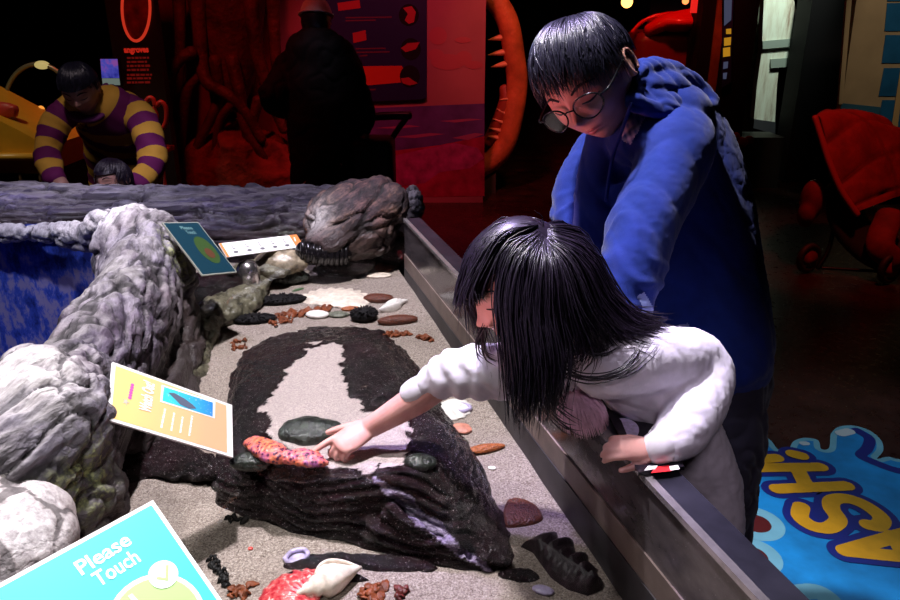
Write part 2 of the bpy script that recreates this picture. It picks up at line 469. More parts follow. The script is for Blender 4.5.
# ================================================================== rockwork
def gauss(p, c, r): return math.exp(-sum((p[i]-c[i])**2 for i in range(3))/(r*r))
def rock(name, parts, m, label, cat='rock', voxel=.009, amp=.02, fr=9, grain=None, sm=5, moss_and_lit=(), pale=(), top_pale=None, group=None, fine=.4):
    """grain = (direction the creases run, how far they stretch)"""
    vf = fuse(parts, voxel, sm)
    if grain is not None:
        g = np.array(grain[0], dtype=float); g /= np.linalg.norm(g); gs = 1-grain[1]
        qf = lambda p: p-g*(p @ g)*gs + .03*np.array(noise.noise_vector(Vector(p*5)))
    else: qf = lambda p: p
    cav = []
    def fn(p, n):
        q = qf(p)
        r1 = 1-min(1, abs(noise.noise(Vector(q*fr)))*3.2)             # sharp valleys
        w_ = Vector(q*fr*1.25)+.35*noise.noise_vector(Vector(q*fr*2.6))
        dd, pp = noise.voronoi(w_); e = dd[1]-dd[0]; r2 = max(0, 1-e/.16); fc = noise.noise(pp[0]*1.7)
        w2 = Vector(q*fr*3.1+2)+.3*noise.noise_vector(Vector(q*fr*6)); d3, p3 = noise.voronoi(w2); r3 = max(0, 1-(d3[1]-d3[0])/.2)
        v = fbm(q+3.1, fr*.55, 3)*.9 - .35*r1*r1 + fine*(.65*fc - .95*r2 - .30*r3 + .25*noise.noise(p3[0]*1.3)) + .16*fbm(q, fr*7, 3)
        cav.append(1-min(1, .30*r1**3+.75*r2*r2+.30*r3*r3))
        return amp*v
    V, Fc = displace(vf, fn)
    at = {'cav': cav}
    N = normals((V, Fc))
    at['moss_and_lit'] = [min(1, sum(gauss(p, c, r) for c, r in moss_and_lit)*1.3) for p in V]
    pl = []
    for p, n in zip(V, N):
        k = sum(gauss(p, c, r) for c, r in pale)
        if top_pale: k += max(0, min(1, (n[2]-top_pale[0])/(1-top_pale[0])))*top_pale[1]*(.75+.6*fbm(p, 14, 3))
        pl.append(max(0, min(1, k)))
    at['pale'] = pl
    o = obj(name, (V, Fc), m, attrs=at)
    qa = o.data.attributes.new('q', 'FLOAT_VECTOR', 'POINT')
    qa.data.foreach_set('vector', np.array([qf(p) for p in V], dtype=np.float32).ravel())
    return tag(o, label, cat, group)
# back log wall
L = [(-2.5, 2.84, .72), (-1.7, 2.80, .73), (-1.2, 2.75, .735), (-.75, 2.71, .74), (-.45, 2.68, .745), (-.30, 2.66, .73)]
lg = [tube(L, [(.26, .15), (.25, .16), (.25, .155), (.24, .16), (.23, .165), (.16, .13)], 28, 60)]
lg.append(box((-1.35, 2.76, .35), (2.2, .30, .70)))
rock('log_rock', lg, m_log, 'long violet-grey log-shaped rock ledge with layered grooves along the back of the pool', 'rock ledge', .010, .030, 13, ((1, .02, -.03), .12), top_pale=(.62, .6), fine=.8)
# brown boulder at the far right corner
bc = W(352, 222, 2.50)
rock('boulder', [ell(bc, (.165, .13, .135)), ell(W(380, 207, 2.5), (.10, .10, .10)), ell(W(330, 240, 2.44), (.085, .09, .07)), ell(W(348, 246, 2.5), (.15, .10, .05))], m_brown,
     'large brown and grey boulder in the far corner of the pool beside the metal rim', 'boulder', .007, .026, 9, (W(330, 240, 2.4)-W(400, 190, 2.5), .4), pale=[(W(314, 218, 2.40), .055)])
rock('boulder', [ell(W(412, 205, 2.78), (.05, .07, .075)), ell(W(406, 222, 2.78), (.06, .06, .09)), box(W(408, 240, 2.82)-np.array([0, 0, .3]), (.12, .12, .7), bev=.02)], m_brown,
     'small pinkish knobbly rock standing behind the big corner boulder', 'boulder', .007, .02, 14, pale=[(W(412, 200, 2.72), .08)])
# left ridge with its arch
def rp(x, y, d): return W(x, y, d)
ridge = [tube([rp(148, 262, 2.04), rp(140, 300, 1.84), rp(122, 338, 1.62), rp(96, 390, 1.40), rp(66, 440, 1.25)], [(.115, .14), (.105, .14), (.095, .15), (.085, .16), (.08, .17)], 24, 40),
         ell(rp(142, 248, 2.04), (.125, .12, .115)), ell(rp(172, 268, 1.98), (.062, .08, .075)), ell(rp(186, 280, 1.98), (.05, .06, .05)), ell(rp(160, 325, 1.95), (.09, .16, .16)),
         tube([rp(-60, 238, 2.30), rp(0, 234, 2.28), rp(45, 232, 2.24), rp(80, 236, 2.20), rp(105, 228, 2.14), rp(135, 224, 2.08)], [.032, .032, .034, .046, .056, .06], 18, 30),
         tube([rp(160, 330, 2.05), rp(150, 390, 1.80), rp(118, 440, 1.55)], [.12, .12, .11], 18, 20)]
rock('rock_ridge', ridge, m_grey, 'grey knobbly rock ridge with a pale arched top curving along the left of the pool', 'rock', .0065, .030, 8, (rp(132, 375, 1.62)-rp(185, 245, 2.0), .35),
     moss_and_lit=[(rp(190, 250, 1.92), .06), (rp(198, 275, 1.92), .05), (rp(180, 228, 1.94), .05)], pale=[(rp(110, 215, 2.05), .10), (rp(60, 218, 2.2), .12), (rp(5, 222, 2.25), .14)], top_pale=(.55, .5))  # the three green spots paint a lit yellow-green patch beside the sign
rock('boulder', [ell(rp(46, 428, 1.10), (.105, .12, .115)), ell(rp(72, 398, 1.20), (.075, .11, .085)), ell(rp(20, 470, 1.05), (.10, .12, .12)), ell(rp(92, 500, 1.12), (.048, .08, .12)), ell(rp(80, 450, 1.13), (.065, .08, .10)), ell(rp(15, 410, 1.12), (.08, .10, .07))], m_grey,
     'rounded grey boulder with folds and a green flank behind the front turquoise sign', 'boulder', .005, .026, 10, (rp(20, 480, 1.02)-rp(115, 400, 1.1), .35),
     moss_and_lit=[(rp(105, 490, 1.05), .05), (rp(85, 515, 1.0), .045), (rp(118, 465, 1.08), .045)], pale=[(rp(40, 375, 1.05), .05), (rp(15, 400, 1.05), .06)], top_pale=(.6, .5))
rock('boulder', [ell(rp(5, 552, .93), (.078, .11, .075)), ell(rp(-40, 525, .97), (.10, .13, .09)), ell(rp(35, 568, .93), (.04, .06, .05))], m_boulder,
     'smooth cream boulder in the near left corner, just above the turquoise sign', 'boulder', .005, .012, 9, None, pale=[(rp(10, 530, .9), .10)], top_pale=(.3, .5), fine=.15)
# shallow rock shelf at the foot of the ridge, under water
rock('flat_rock', [tube([W(262, 272, 2.42), W(238, 300, 2.25), W(205, 322, 2.10), W(180, 360, 1.95), W(165, 410, 1.75)], [(.045, .03), (.08, .045), (.065, .045), (.085, .06), (.08, .06)], 18, 40)], m_olive,
     'olive brown submerged rock shelf running along the foot of the grey ridge', 'rock', .008, .02, 14)
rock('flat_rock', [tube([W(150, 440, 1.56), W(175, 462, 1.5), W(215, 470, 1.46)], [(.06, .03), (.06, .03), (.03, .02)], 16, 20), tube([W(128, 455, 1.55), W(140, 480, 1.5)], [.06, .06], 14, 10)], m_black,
     'dark wet rock in the shade underneath the orange sign', 'rock', .007, .015, 14)
# second basin at the left
bl = thing('blue_basin', 'second basin with a mottled blue inner wall at the left edge', 'basin', (-1.35, 2.15, 0))
t = NT('blue_mottled'); v = t.co((1, 1, .45)); a_ = t.noise(26, 6, .68, v); b_ = t.noise(5, 3, .5)
g = t.n('NewGeometry'); sp = t.n('SeparateXYZ'); t.t.links.new(g.outputs['Position'], sp.inputs[0])
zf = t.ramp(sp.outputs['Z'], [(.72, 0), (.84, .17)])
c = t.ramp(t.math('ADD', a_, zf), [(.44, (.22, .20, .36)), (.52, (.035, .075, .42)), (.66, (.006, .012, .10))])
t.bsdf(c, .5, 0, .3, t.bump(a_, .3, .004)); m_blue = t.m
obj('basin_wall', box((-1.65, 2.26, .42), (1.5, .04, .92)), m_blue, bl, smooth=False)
obj('basin_rim', box((-1.65, 2.235, .872), (1.5, .03, .03), bev=.006), M('basin_rim', (.01, .02, .16), .35), bl)
obj('basin_floor', box((-1.65, 1.6, .28), (1.6, 1.36, .04)), M('basin_floor', (.05, .05, .2), .4, 0, .5, .5, 12), bl, smooth=False)
# ---------------------------------------------------------------- the central black rock (height field over control points)
CP = [  # plateau
 (322, 352, .752), (350, 352, .752), (300, 372, .752), (360, 372, .756), (290, 400, .757), (340, 400, .757), (280, 430, .759), (300, 450, .760), (350, 450, .760), (395, 425, .758), (385, 455, .760), (410, 445, .762),
 # rims
 (255, 362, .735), (285, 348, .738), (310, 341, .742), (345, 339, .748), (372, 343, .755), (380, 362, .765), (372, 385, .768), (395, 385, .752), (405, 405, .768), (425, 410, .775), (440, 425, .772), (418, 430, .785),
 (240, 385, .742), (243, 410, .760), (240, 440, .768), (262, 430, .766), (262, 400, .764), (268, 375, .757),
 (228, 460, .748), (245, 458, .764), (270, 465, .765), (310, 470, .763), (345, 476, .761), (372, 474, .764), (400, 470, .772), (432, 470, .765), (448, 455, .75),
 # ridge down to the tail
 (390, 490, .752), (412, 510, .733), (430, 525, .712), (450, 540, .690), (472, 556, .668), (490, 570, .650), (452, 500, .735), (470, 520, .705), (488, 542, .682), (505, 562, .660), (462, 475, .728),
 # foot in front
 (214, 478, .70), (211, 490, .648), (222, 498, .643), (240, 508, .640), (265, 521, .638), (300, 537, .636), (350, 549, .634), (400, 547, .634), (440, 553, .634), (470, 568, .632), (495, 576, .630), (515, 575, .630), (521, 560, .632),
 (512, 530, .635), (498, 500, .640), (486, 470, .645), (470, 445, .65), (455, 425, .655), (440, 400, .66), (425, 380, .66), (240, 470, .72), (300, 500, .705), (350, 510, .705), (390, 515, .70), (420, 535, .66), (262, 495, .69),
 # foot behind
 (230, 372, .655), (240, 352, .66), (270, 336, .66), (310, 326, .66), (350, 324, .66), (385, 330, .66), (408, 350, .66), (220, 440, .66), (225, 410, .655)]
from mathutils.geometry import delaunay_2d_cdt
P3 = [WZ(x, y, z) for x, y, z in CP]
vv, ee, ff, *_ = delaunay_2d_cdt([Vector(p[:2]) for p in P3], [], [], 0, 1e-6)
def zof(v): return min(P3, key=lambda p: (p[0]-v[0])**2+(p[1]-v[1])**2)[2]
tv = [Vector((v[0], v[1], zof(v))) for v in vv]
bvh = BVHTree.FromPolygons(tv, ff)
x0, x1 = min(v.x for v in tv)-.02, max(v.x for v in tv)+.02; y0, y1 = min(v.y for v in tv)-.02, max(v.y for v in tv)+.02
st = .0032; nx, ny = int((x1-x0)/st), int((y1-y0)/st)
Z = np.full((ny+1, nx+1), .60)
for j in range(ny+1):
    for i in range(nx+1):
        h = bvh.ray_cast(Vector((x0+i*st, y0+j*st, 2)), Vector((0, 0, -1)))
        if h[0] is not None: Z[j, i] = h[0].z
for _ in range(6):
    Q = np.pad(Z, 1, mode='edge'); Z = (Q[:-2, 1:-1]+Q[2:, 1:-1]+Q[1:-1, :-2]+Q[1:-1, 2:]+4*Q[1:-1, 1:-1])/8
Z -= .0
V = [(x0+i*st, y0+j*st, Z[j, i]) for j in range(ny+1) for i in range(nx+1)]
nv_ = len(V); V += [(x, y, .585) for x, y, z in V]
Fc = [(j*(nx+1)+i, j*(nx+1)+i+1, (j+1)*(nx+1)+i+1, (j+1)*(nx+1)+i) for j in range(ny) for i in range(nx)]
Fc += [tuple(i+nv_ for i in reversed(f)) for f in list(Fc)]
rim_ = [i for i in range(nx)]+[nx+j*(nx+1) for j in range(ny)]+[ny*(nx+1)+i for i in range(nx, 0, -1)]+[j*(nx+1) for j in range(ny, 0, -1)]
Fc += [(rim_[k], rim_[k]+nv_, rim_[(k+1) % len(rim_)]+nv_, rim_[(k+1) % len(rim_)]) for k in range(len(rim_))]
V, Fc = fuse([(V, Fc)], .0036, 3)
N = normals((V, Fc))
SP = [(309, 346), (342, 347), (343, 378), (344, 392), (357, 403), (380, 411), (402, 420), (413, 437), (398, 464), (368, 473), (330, 468), (300, 462), (270, 432), (264, 412), (274, 394), (284, 380), (292, 368)]
FR = [(370, 474), (400, 490), (420, 508), (440, 524), (462, 545), (490, 566), (497, 575), (484, 572), (455, 552), (430, 535), (405, 515), (385, 492)]
sa, fg = [], []; V2 = V.copy()
for k, (p, n) in enumerate(zip(V, N)):
    x, y = px_of(p); j1, j2 = 14*fbm(p, 30, 3), 14*fbm(p+9, 30, 3)
    s = 1.0 if (n[2] > .75 and inpoly(x+j1, y+j2, SP)) else 0.0
    sa.append(s); fg.append(.75 if inpoly(x+j1*.5, y+j2*.5, FR) and p[2] > .64 else 0.0)
    steep = max(0, min(1, (1-abs(n[2]))*1.8))
    # bedding: thin ledges that wander a little
    ph = (p[2]+.05*fbm(p*np.array([1, 1, .4]), 7, 2)+.03*p[0])/.019
    lay = math.floor(ph); fr_ = ph-lay
    w = noise.noise(Vector((p[0]*9+lay*7.3, p[1]*9, lay*3.1)))
    g = .9*w + .9*(min(1, fr_*4)*min(1, (1-fr_)*2.2)-.6)
    d = .0045*fbm(p, 26, 4) + .0035*(.5-min(1, abs(noise.noise(Vector(p*np.array([1, 1, 2])*30)))*3))
    V2[k] = p+n*(d*(1-.85*s)*(1-.5*steep)+.0075*g*steep)
keep = V2[:, 2] > .600
Fk = [f for f in Fc if keep[list(f)].all()]
used = sorted({i for f in Fk for i in f}); mp_ = {i: n for n, i in enumerate(used)}
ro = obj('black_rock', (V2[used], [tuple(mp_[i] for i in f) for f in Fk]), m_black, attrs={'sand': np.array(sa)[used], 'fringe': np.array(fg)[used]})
tag(ro, 'big black layered rock with a sandy flat top in the middle of the pool', 'rock')
# stones near it
def blob_rock(name, x, y, z, rx, ry, rz, m, label, cat='stone', amp=.006, fr=30, dz=0, rot=0, vox=.0035, group=None):
    c = WZ(x, y, z); a = math.radians(rot); R = np.array([(math.cos(a), math.sin(a), 0), (-math.sin(a), math.cos(a), 0), (0, 0, 1)])
    vf = displace(ell(c+np.array([0, 0, dz]), (rx, ry, rz), R, 40, 26), lambda p, n: amp*(fbm(p, fr, 3)*1.5))
    return tag(obj(name, vf, m), label, cat, group)
blob_rock('stone', 312, 432, .764, .062, .040, .024, m_glaze, 'glistening dark green stone lying on the sandy top of the black rock')
blob_rock('stone', 420, 463, .768, .030, .020, .015, m_glaze, 'shiny dark stone set into the right shoulder of the black rock', amp=.003)
blob_rock('stone', 252, 462, .756, .040, .020, .016, m_glaze, 'wet bluish shiny lump under the head of the spotted sea star', amp=.003)
for i, (x, y, rx, ry, lab) in enumerate([(372, 564, .115, .018, 'long low black rock flush with the sand in front of the big black rock'), (330, 578, .07, .010, 'thin black rock sliver nearest the scallop shell'), (520, 577, .035, .014, 'small dark rock at the foot of the black rock tail')]):
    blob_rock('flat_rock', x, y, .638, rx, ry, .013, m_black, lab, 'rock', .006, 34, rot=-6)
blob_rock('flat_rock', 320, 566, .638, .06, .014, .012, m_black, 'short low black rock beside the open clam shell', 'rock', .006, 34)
# ================================================================== things on the sand
def szz(p): return sand_z(p[0], p[1])
def on(px, py):                                                      # image point -> point on the sand
    p = WZ(px, py, .655)
    for _ in range(4): p = WZ(px, py, szz(p))
    return p
def axes(p0, p1):
    a, b = on(*p0), on(*p1); c = (a+b)/2; x = b-a; x[2] = 0; Ln = np.linalg.norm(x); x /= Ln
    y = np.array([-x[1], x[0], 0]); return c, x, y, Ln
UPV = np.array([0, 0, 1.0])
def dome(poly, h, amp=.002, fr=40, base=None, seg=72, flute=None, sink=.004):
    """low mound over an outline given by its points in the picture, standing on the sand"""
    P = np.array([on(*p) if base is None else WZ(p[0], p[1], base) for p in poly])
    P = cr(np.vstack([P, P[:1]]), seg+1)[:-1]
    c = P.mean(0); V = []; Fc = []
    lev = [(1.0, -sink), (1.0, .0), (.96, .45), (.86, .75), (.68, .92), (.45, .98), (.2, 1.0)]
    for s, z in lev:
        for k in range(seg):
            q = c+(P[k]-c)*s; zz = z*h if z > 0 else z
            n = amp*fbm(q, fr, 3)*2 if z > 0 else 0
            if flute: n += flute(k/seg, s)*(z > 0)
            V.append((q[0], q[1], P[k][2]*(s)+c[2]*(1-s)+zz+n))
    for i in range(len(lev)-1):
        for k in range(seg):
            k2 = (k+1) % seg; Fc.append((i*seg+k, i*seg+k2, (i+1)*seg+k2, (i+1)*seg+k))
    Fc.append(tuple((len(lev)-1)*seg+k for k in range(seg))); Fc.append(tuple(reversed(range(seg))))
    return np.array(V), Fc
def ovoid(p0, p1, w, h, amp=.15, fr=60, lift=.6, seg=(36, 20), taper=0):
    c, x, y, Ln = axes(p0, p1)
    V, Fc = ell((0, 0, 0), (1, 1, 1), None, *seg)
    out = []
    for v in V:
        k = 1+amp*fbm(v*1.3+c*40, 1.6*fr/60, 3)*1.6
        t_ = 1-taper*(v[0]*.5+.5)
        out.append(c+x*(v[0]*Ln/2*k)+y*(v[1]*w/2*k*t_)+UPV*(v[2]*h/2*k*t_+h*.5*lift))
    return np.array(out), Fc
def scallop(p0, p1, h, ribs=11, spread=78, fl=.06):
    """fan shell; p0 hinge, p1 middle of the lip"""
    a = on(*p0); c, x, y, Ln = axes(p0, p1); V = []; Fc = []; nt, nr = 66, 12; S = math.radians(spread)
    for i in range(nr+1):
        r = i/nr
        for k in range(nt+1):
            th = -S+2*S*k/nt; rb = math.cos(ribs*PI*(k/nt)*2-PI)
            rr = r*(math.cos(th)**.35)*(1+fl*.5*rb*r)
            z = h*math.sin(PI*min(1, r*.93+.07))*.9*math.cos(th)**.5+h*.075*rb*r
            V.append(a+(x*math.cos(th)+y*math.sin(th))*rr*Ln+UPV*max(z, .001))
    n = len(V); V += [p-UPV*.0025 for p in V]
    for i in range(nr):
        for k in range(nt):
            q = i*(nt+1)+k; f = (q, q+nt+1, q+nt+2, q+1); Fc += [f, tuple(j+n for j in reversed(f))]
    rim = [nr*(nt+1)+k for k in range(nt+1)]
    Fc += [(rim[k], rim[k]+n, rim[k+1]+n, rim[k+1]) for k in range(nt)]
    return np.array(V), Fc
def conch(p0, p1, w):
    """whelk lying on its side: p0 tip of the siphon, p1 top of the spire"""
    c, x, y, Ln = axes(p0, p1); a = on(*p0); parts = []
    pr = [(0, .10), (.08, .22), (.2, .50), (.38, .84), (.52, 1.0), (.60, .97), (.64, .66), (.70, .68), (.745, .62), (.775, .42), (.83, .42), (.865, .36), (.885, .22), (.94, .19), (1.0, .03)]
    V = []; Fc = []; sg = 28
    for t_, r in pr:
        for k in range(sg):
            b = 2*PI*k/sg; kn = 1+.10*max(0, math.cos(b*4+t_*9))*(r > .5)
            V.append(a+x*t_*Ln+(y*math.cos(b)+UPV*math.sin(b))*r*w/2*kn+UPV*w*.36)
    for i in range(len(pr)-1):
        for k in range(sg): k2 = (k+1) % sg; Fc.append((i*sg+k, (i+1)*sg+k, (i+1)*sg+k2, i*sg+k2))
    Fc.append(tuple(range(sg))); Fc.append(tuple((len(pr)-1)*sg+k for k in reversed(range(sg))))
    parts.append((np.array(V), Fc))
    lip = [a+x*t_*Ln+y*(-s*w)+UPV*(w*z) for t_, s, z in ((.02, .04, .32), (.18, .42, .30), (.38, .66, .30), (.54, .62, .38), (.62, .40, .5))]
    parts.append(tube(lip, [(.002, .004), (.003, .012), (.004, .016), (.004, .012), (.002, .005)], 12, 18))
    return join(parts)
def weed(pts, m, label, cat='seaweed', n=8, sz=.016, group=None, seed=1):
    """ragged tuft of small curled blades"""
    rnd = random.Random(seed); parts = []
    for i in range(int(n*2.2)):
        t_ = rnd.random(); k = t_*(len(pts)-1); j = min(int(k), len(pts)-2); u = k-j
        p = on(pts[j][0]*(1-u)+pts[j+1][0]*u, pts[j][1]*(1-u)+pts[j+1][1]*u)+np.array([rnd.gauss(0, sz*.40), rnd.gauss(0, sz*.45), .001])
        a = rnd.random()*6.28; L_ = sz*(.25+rnd.random()*.5); d_ = np.array([math.cos(a), math.sin(a), 0]); e_ = np.array([-d_[1], d_[0], 0])*L_*rnd.uniform(-.6, .6)
        tw = UPV+np.array([rnd.gauss(0, .5), rnd.gauss(0, .5), 0])
        parts.append(tube([p-d_*L_, p-d_*L_*.3+e_*.5+UPV*.004*rnd.random(), p+d_*L_*.4+e_+UPV*(.002+.007*rnd.random()), p+d_*L_+UPV*.003*rnd.random()], [(L_*.25, .0015), (L_*.55, .002), (L_*.6, .0022), (L_*.2, .001)], 10, 10, up=tw))
    V, Fc = displace(join(parts), lambda p, n_: .0035*fbm(p, 150, 2))
    return tag(obj('seaweed', (V, Fc), m), label, cat, group)
def spotted(name, base, spot, sc, rough=.4, thr=(.30, .40), bump=.5):
    t = NT(name); v = t.vor(sc); n = t.noise(sc*.35, 3, .6)
    c = t.mix(t.ramp(v, [(thr[0], 1), (thr[1], 0)]), t.ramp(n, [(.35, base), (.65, tuple(min(1, q*1.35) for q in base))]), spot)
    t.bsdf(c, rough, 0, .5, t.bump(t.math('SUBTRACT', 1, v), bump, .004)); return t.m
m_rust = spotted('rust_bumpy_skin', (.085, .016, .004), (.025, .004, .002), 260, .5)
m_rust2 = M('rust_weed', (.16, .036, .008), .55, 0, .4, .5, 70, .5, 200, .003)
m_orange = spotted('orange_shell', (.30, .08, .016), (.14, .028, .006), 300, .4)
m_white = M('white_shell', (.74, .70, .66), .4, 0, .5, .18, 60, .4, 160, .003)
m_cream = M('cream_shell', (.72, .62, .52), .35, 0, .5, .3, 45, .3, 120, .003)
m_redsh = None
t = NT('red_scallop'); v = t.noise(90, 3, .6); t.bsdf(t.ramp(v, [(.38, (.42, .015, .03)), (.55, (.62, .10, .10)), (.66, (.85, .62, .56))]), .35, 0, .5, t.bump(v, .3, .003)); m_redsh = t.m
m_blackan = M('black_spiny', (.004, .003, .004), .6, 0, .2, .7, 90, .8, 220, .005)
m_clam = M('dark_fluted_shell', (.016, .009, .013), .45, 0, .4, .8, 60, .6, 130, .004)
m_gst = M('grey_green_pebble', (.13, .135, .10), .5, 0, .4, .6, 120, .6, 200, .003)
m_pearl = M('violet_pearl', (.42, .36, .55), .3, 0, .5, .4, 80, .2)
m_salmon = M('salmon_shell', (.55, .22, .16), .4, 0, .5, .4, 60, .4, 160, .003)
# pink spotted sea star on the edge of the rock
zt = .772
bp = [WZ(252, 441, zt), WZ(262, 447, zt+.006), WZ(276, 454, zt+.009), WZ(287, 457, zt+.007), WZ(302, 457, zt+.009), WZ(316, 460, zt+.006), WZ(326, 463, zt)]
parts = [tube(bp, [(.016, .006), (.022, .011), (.022, .013), (.014, .010), (.019, .011), (.016, .009), (.006, .004)], 28, 46)]
vf = fuse(parts, .0022, 2)
V, Fc = displace(vf, lambda p, n: .0012*math.cos(min(1, 1)*0)+.0018*(.5-min(1, abs(noise.noise(Vector(p*95)))*3))+.0012*noise.noise(Vector(p*60)))
t = NT('spotted_star_skin'); v = t.vor(130); v2 = t.noise(30, 3, .6)
c = t.ramp(v2, [(.40, (.62, .15, .06)), (.54, (.58, .13, .12)), (.66, (.30, .08, .24))])
c = t.mix(t.ramp(v, [(.30, 1), (.40, 0)]), c, (.09, .012, .05)); c = t.mix(t.ramp(v, [(.62, 0), (.8, .4)]), c, (.85, .36, .20))
t.bsdf(c, .45, 0, .5, t.bump(t.math('SUBTRACT', 1, v), .5, .003))
tag(obj('sea_star', (V, Fc), t.m), 'pink and orange spotted sea star arm that the girl is touching on the black rock', 'sea star')
# far group
tag(obj('clam_shell', scallop((326, 307), (348, 287), .020, 14, 86, .05), m_cream), 'large cream shell lying flat among the dark sea cucumbers at the back', 'shell')
tag(obj('sea_cucumber', ovoid((364, 300), (394, 301), .050, .026, .10), m_rust), 'short rust red sea cucumber directly right of the large cream shell', 'sea cucumber')
tag(obj('whelk_shell', conch((379, 313), (408, 302), .034), m_white), 'white spiky whelk shell lying beside the short rust red sea cucumber', 'shell')
tag(obj('oval_shell', ovoid((306, 316), (329, 317), .044, .022, .03), m_white), 'smooth white oval shell like an egg in the far sand', 'shell')
tag(obj('pebble', ovoid((328, 316), (349, 316), .038, .016, .06), m_gst), 'flat grey-green pebble right of the white oval shell', 'pebble')
tag(obj('small_shell', ovoid((341, 310), (361, 310), .026, .014, .10), m_orange), 'small orange shell between the grey-green pebble and the black urchin', 'shell')
def urchin(p0, p1, w, h, n, sp, label, m=None):
    c, x, y, Ln = axes(p0, p1); rnd = random.Random(len(label)); parts = [ovoid(p0, p1, w, h, .10)]
    for i in range(n):
        a = rnd.random()*6.28; e = math.asin(.1+.85*rnd.random()); d_ = x*math.cos(a)*math.cos(e)*Ln/2+y*math.sin(a)*math.cos(e)*w/2+UPV*math.sin(e)*h/2
        q = c+UPV*h*.3; o_ = d_/np.linalg.norm(d_); parts.append(tube([q+d_*.85, q+d_+o_*sp*.6, q+d_+o_*sp], [.0030, .0022, .0006], 5))
    return tag(obj('sea_urchin', join(parts), m or m_blackan), label, 'sea urchin')
urchin((351, 320), (377, 319), .060, .044, 90, .008, 'round black sea urchin with stubby spines standing alone in the far sand')
tag(obj('sea_cucumber', ovoid((377, 325), (418, 321), .040, .030, .08), m_rust), 'long rust red sea cucumber nearest the clear pool wall', 'sea cucumber')
weed([(386, 335), (413, 335)], m_rust2, 'orange-red flat weed in front of the long rust red sea cucumber', n=12, sz=.016, seed=3)
weed([(418, 338), (433, 340)], m_rust2, 'ragged orange-red weed tuft closest to the pool wall', n=12, sz=.014, seed=4)
weed([(402, 360), (413, 371)], m_rust2, 'rust weed tuft behind the black rock, left of the girl\'s sleeve', n=14, sz=.017, seed=5)
urchin((258, 304), (306, 301), .058, .030, 120, .006, 'long black bristly sea cucumber beside the large cream shell')
urchin((233, 323), (276, 320), .046, .026, 110, .006, 'black bristly sea cucumber nearest the olive rock shelf')
weed([(276, 318), (330, 309)], m_rust2, 'orange-brown weed mat between the two black bristly cucumbers', n=26, sz=.022, seed=6)
weed([(272, 325), (290, 321)], m_rust2, 'orange weed tuft at the tip of the front black cucumber', n=10, sz=.016, seed=7)
weed([(234, 343), (250, 341)], m_rust2, 'small orange weed shred behind the left shoulder of the black rock, upper one', n=4, sz=.014, seed=8)
weed([(228, 350), (246, 348)], m_rust2, 'small orange weed shred behind the left shoulder of the black rock, lower one', n=5, sz=.014, seed=9)
tag(obj('leaf', ovoid((292, 292), (304, 288), .016, .005, .05), M('green_leaf', (.05, .10, .04), .4)), 'small dark green leaf lying above the black bristly cucumber', 'leaf')
tag(obj('scallop_shell', scallop((398, 268), (376, 265), .014, 10, 76), m_salmon), 'open pinkish scallop shell tucked into the far right corner of the pool', 'shell')
tag(obj('clam_shell', ovoid((366, 277), (392, 276), .044, .014, .06), m_cream), 'pale pink flat clam shell in front of the pinkish scallop', 'shell')
# chiton like ribbed shell, domed rock, knob, stones at the back
rb = [W(303, 250, 2.40), W(318, 254, 2.39), W(334, 255, 2.40), W(346, 254, 2.42)]
parts = [tube(rb, [.030, .034, .032, .022], 18, 30)]
for i in range(9):
    p = cr(rb, 9)[i]; d_ = rb[-1]-rb[0]; d_ /= np.linalg.norm(d_); fr_ = frame(d_)
    parts.append(tube([p+fr_[0]*.031*math.cos(a)+fr_[1]*.031*math.sin(a) for a in np.linspace(0, 2*PI, 18, endpoint=False)], .008, 8, closed=True, up=d_))
tag(obj('ribbed_shell', join(parts), M('black_gloss_rib', (.006, .005, .006), .15, 0, .5)), 'glossy black ribbed shell at the foot of the far corner boulder', 'shell')
blob_rock('stone', 281, 262, .752, .085, .055, .042, M('tan_wet_stone', (.26, .215, .15), .25, 0, .5, .6, 50, .5, 120, .004), 'domed tan stone breaking the water under the white picture strip', rot=0, amp=.008)
blob_rock('stone', 262, 270, .735, .10, .05, .030, m_olive, 'olive brown stone under water in front of the silver knob', amp=.008)
blob_rock('stone', 284, 277, .70, .085, .035, .025, m_glaze, 'long dark green submerged stone in front of the domed tan stone', amp=.005)
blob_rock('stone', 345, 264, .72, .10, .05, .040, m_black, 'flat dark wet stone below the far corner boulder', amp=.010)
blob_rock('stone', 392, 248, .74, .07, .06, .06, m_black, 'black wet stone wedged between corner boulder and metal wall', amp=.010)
blob_rock('stone', 216, 288, .71, .095, .075, .055, m_black, 'dark wet stone below the small shade-darkened teal sign, left of the silver post', amp=.012)
kn = W(248, 272, 2.30)
m_steel = M('brushed_knob', (.45, .42, .42), .22, .95, .5)
k = thing('post_light', 'short silver domed light post standing in the water under the white picture strip', 'light post', tuple(kn-UPV*.05))
obj('post_body', lathe(kn-UPV*.055, [(.034, 0), (.036, .02), (.036, .055), (.033, .072), (.024, .086), (.010, .093), (.001, .095)], 32), m_steel, k)
obj('post_base', lathe(kn-UPV*.075, [(.040, 0), (.040, .018), (.036, .022)], 32), M('post_base', (.05, .04, .035), .3, .8), k)
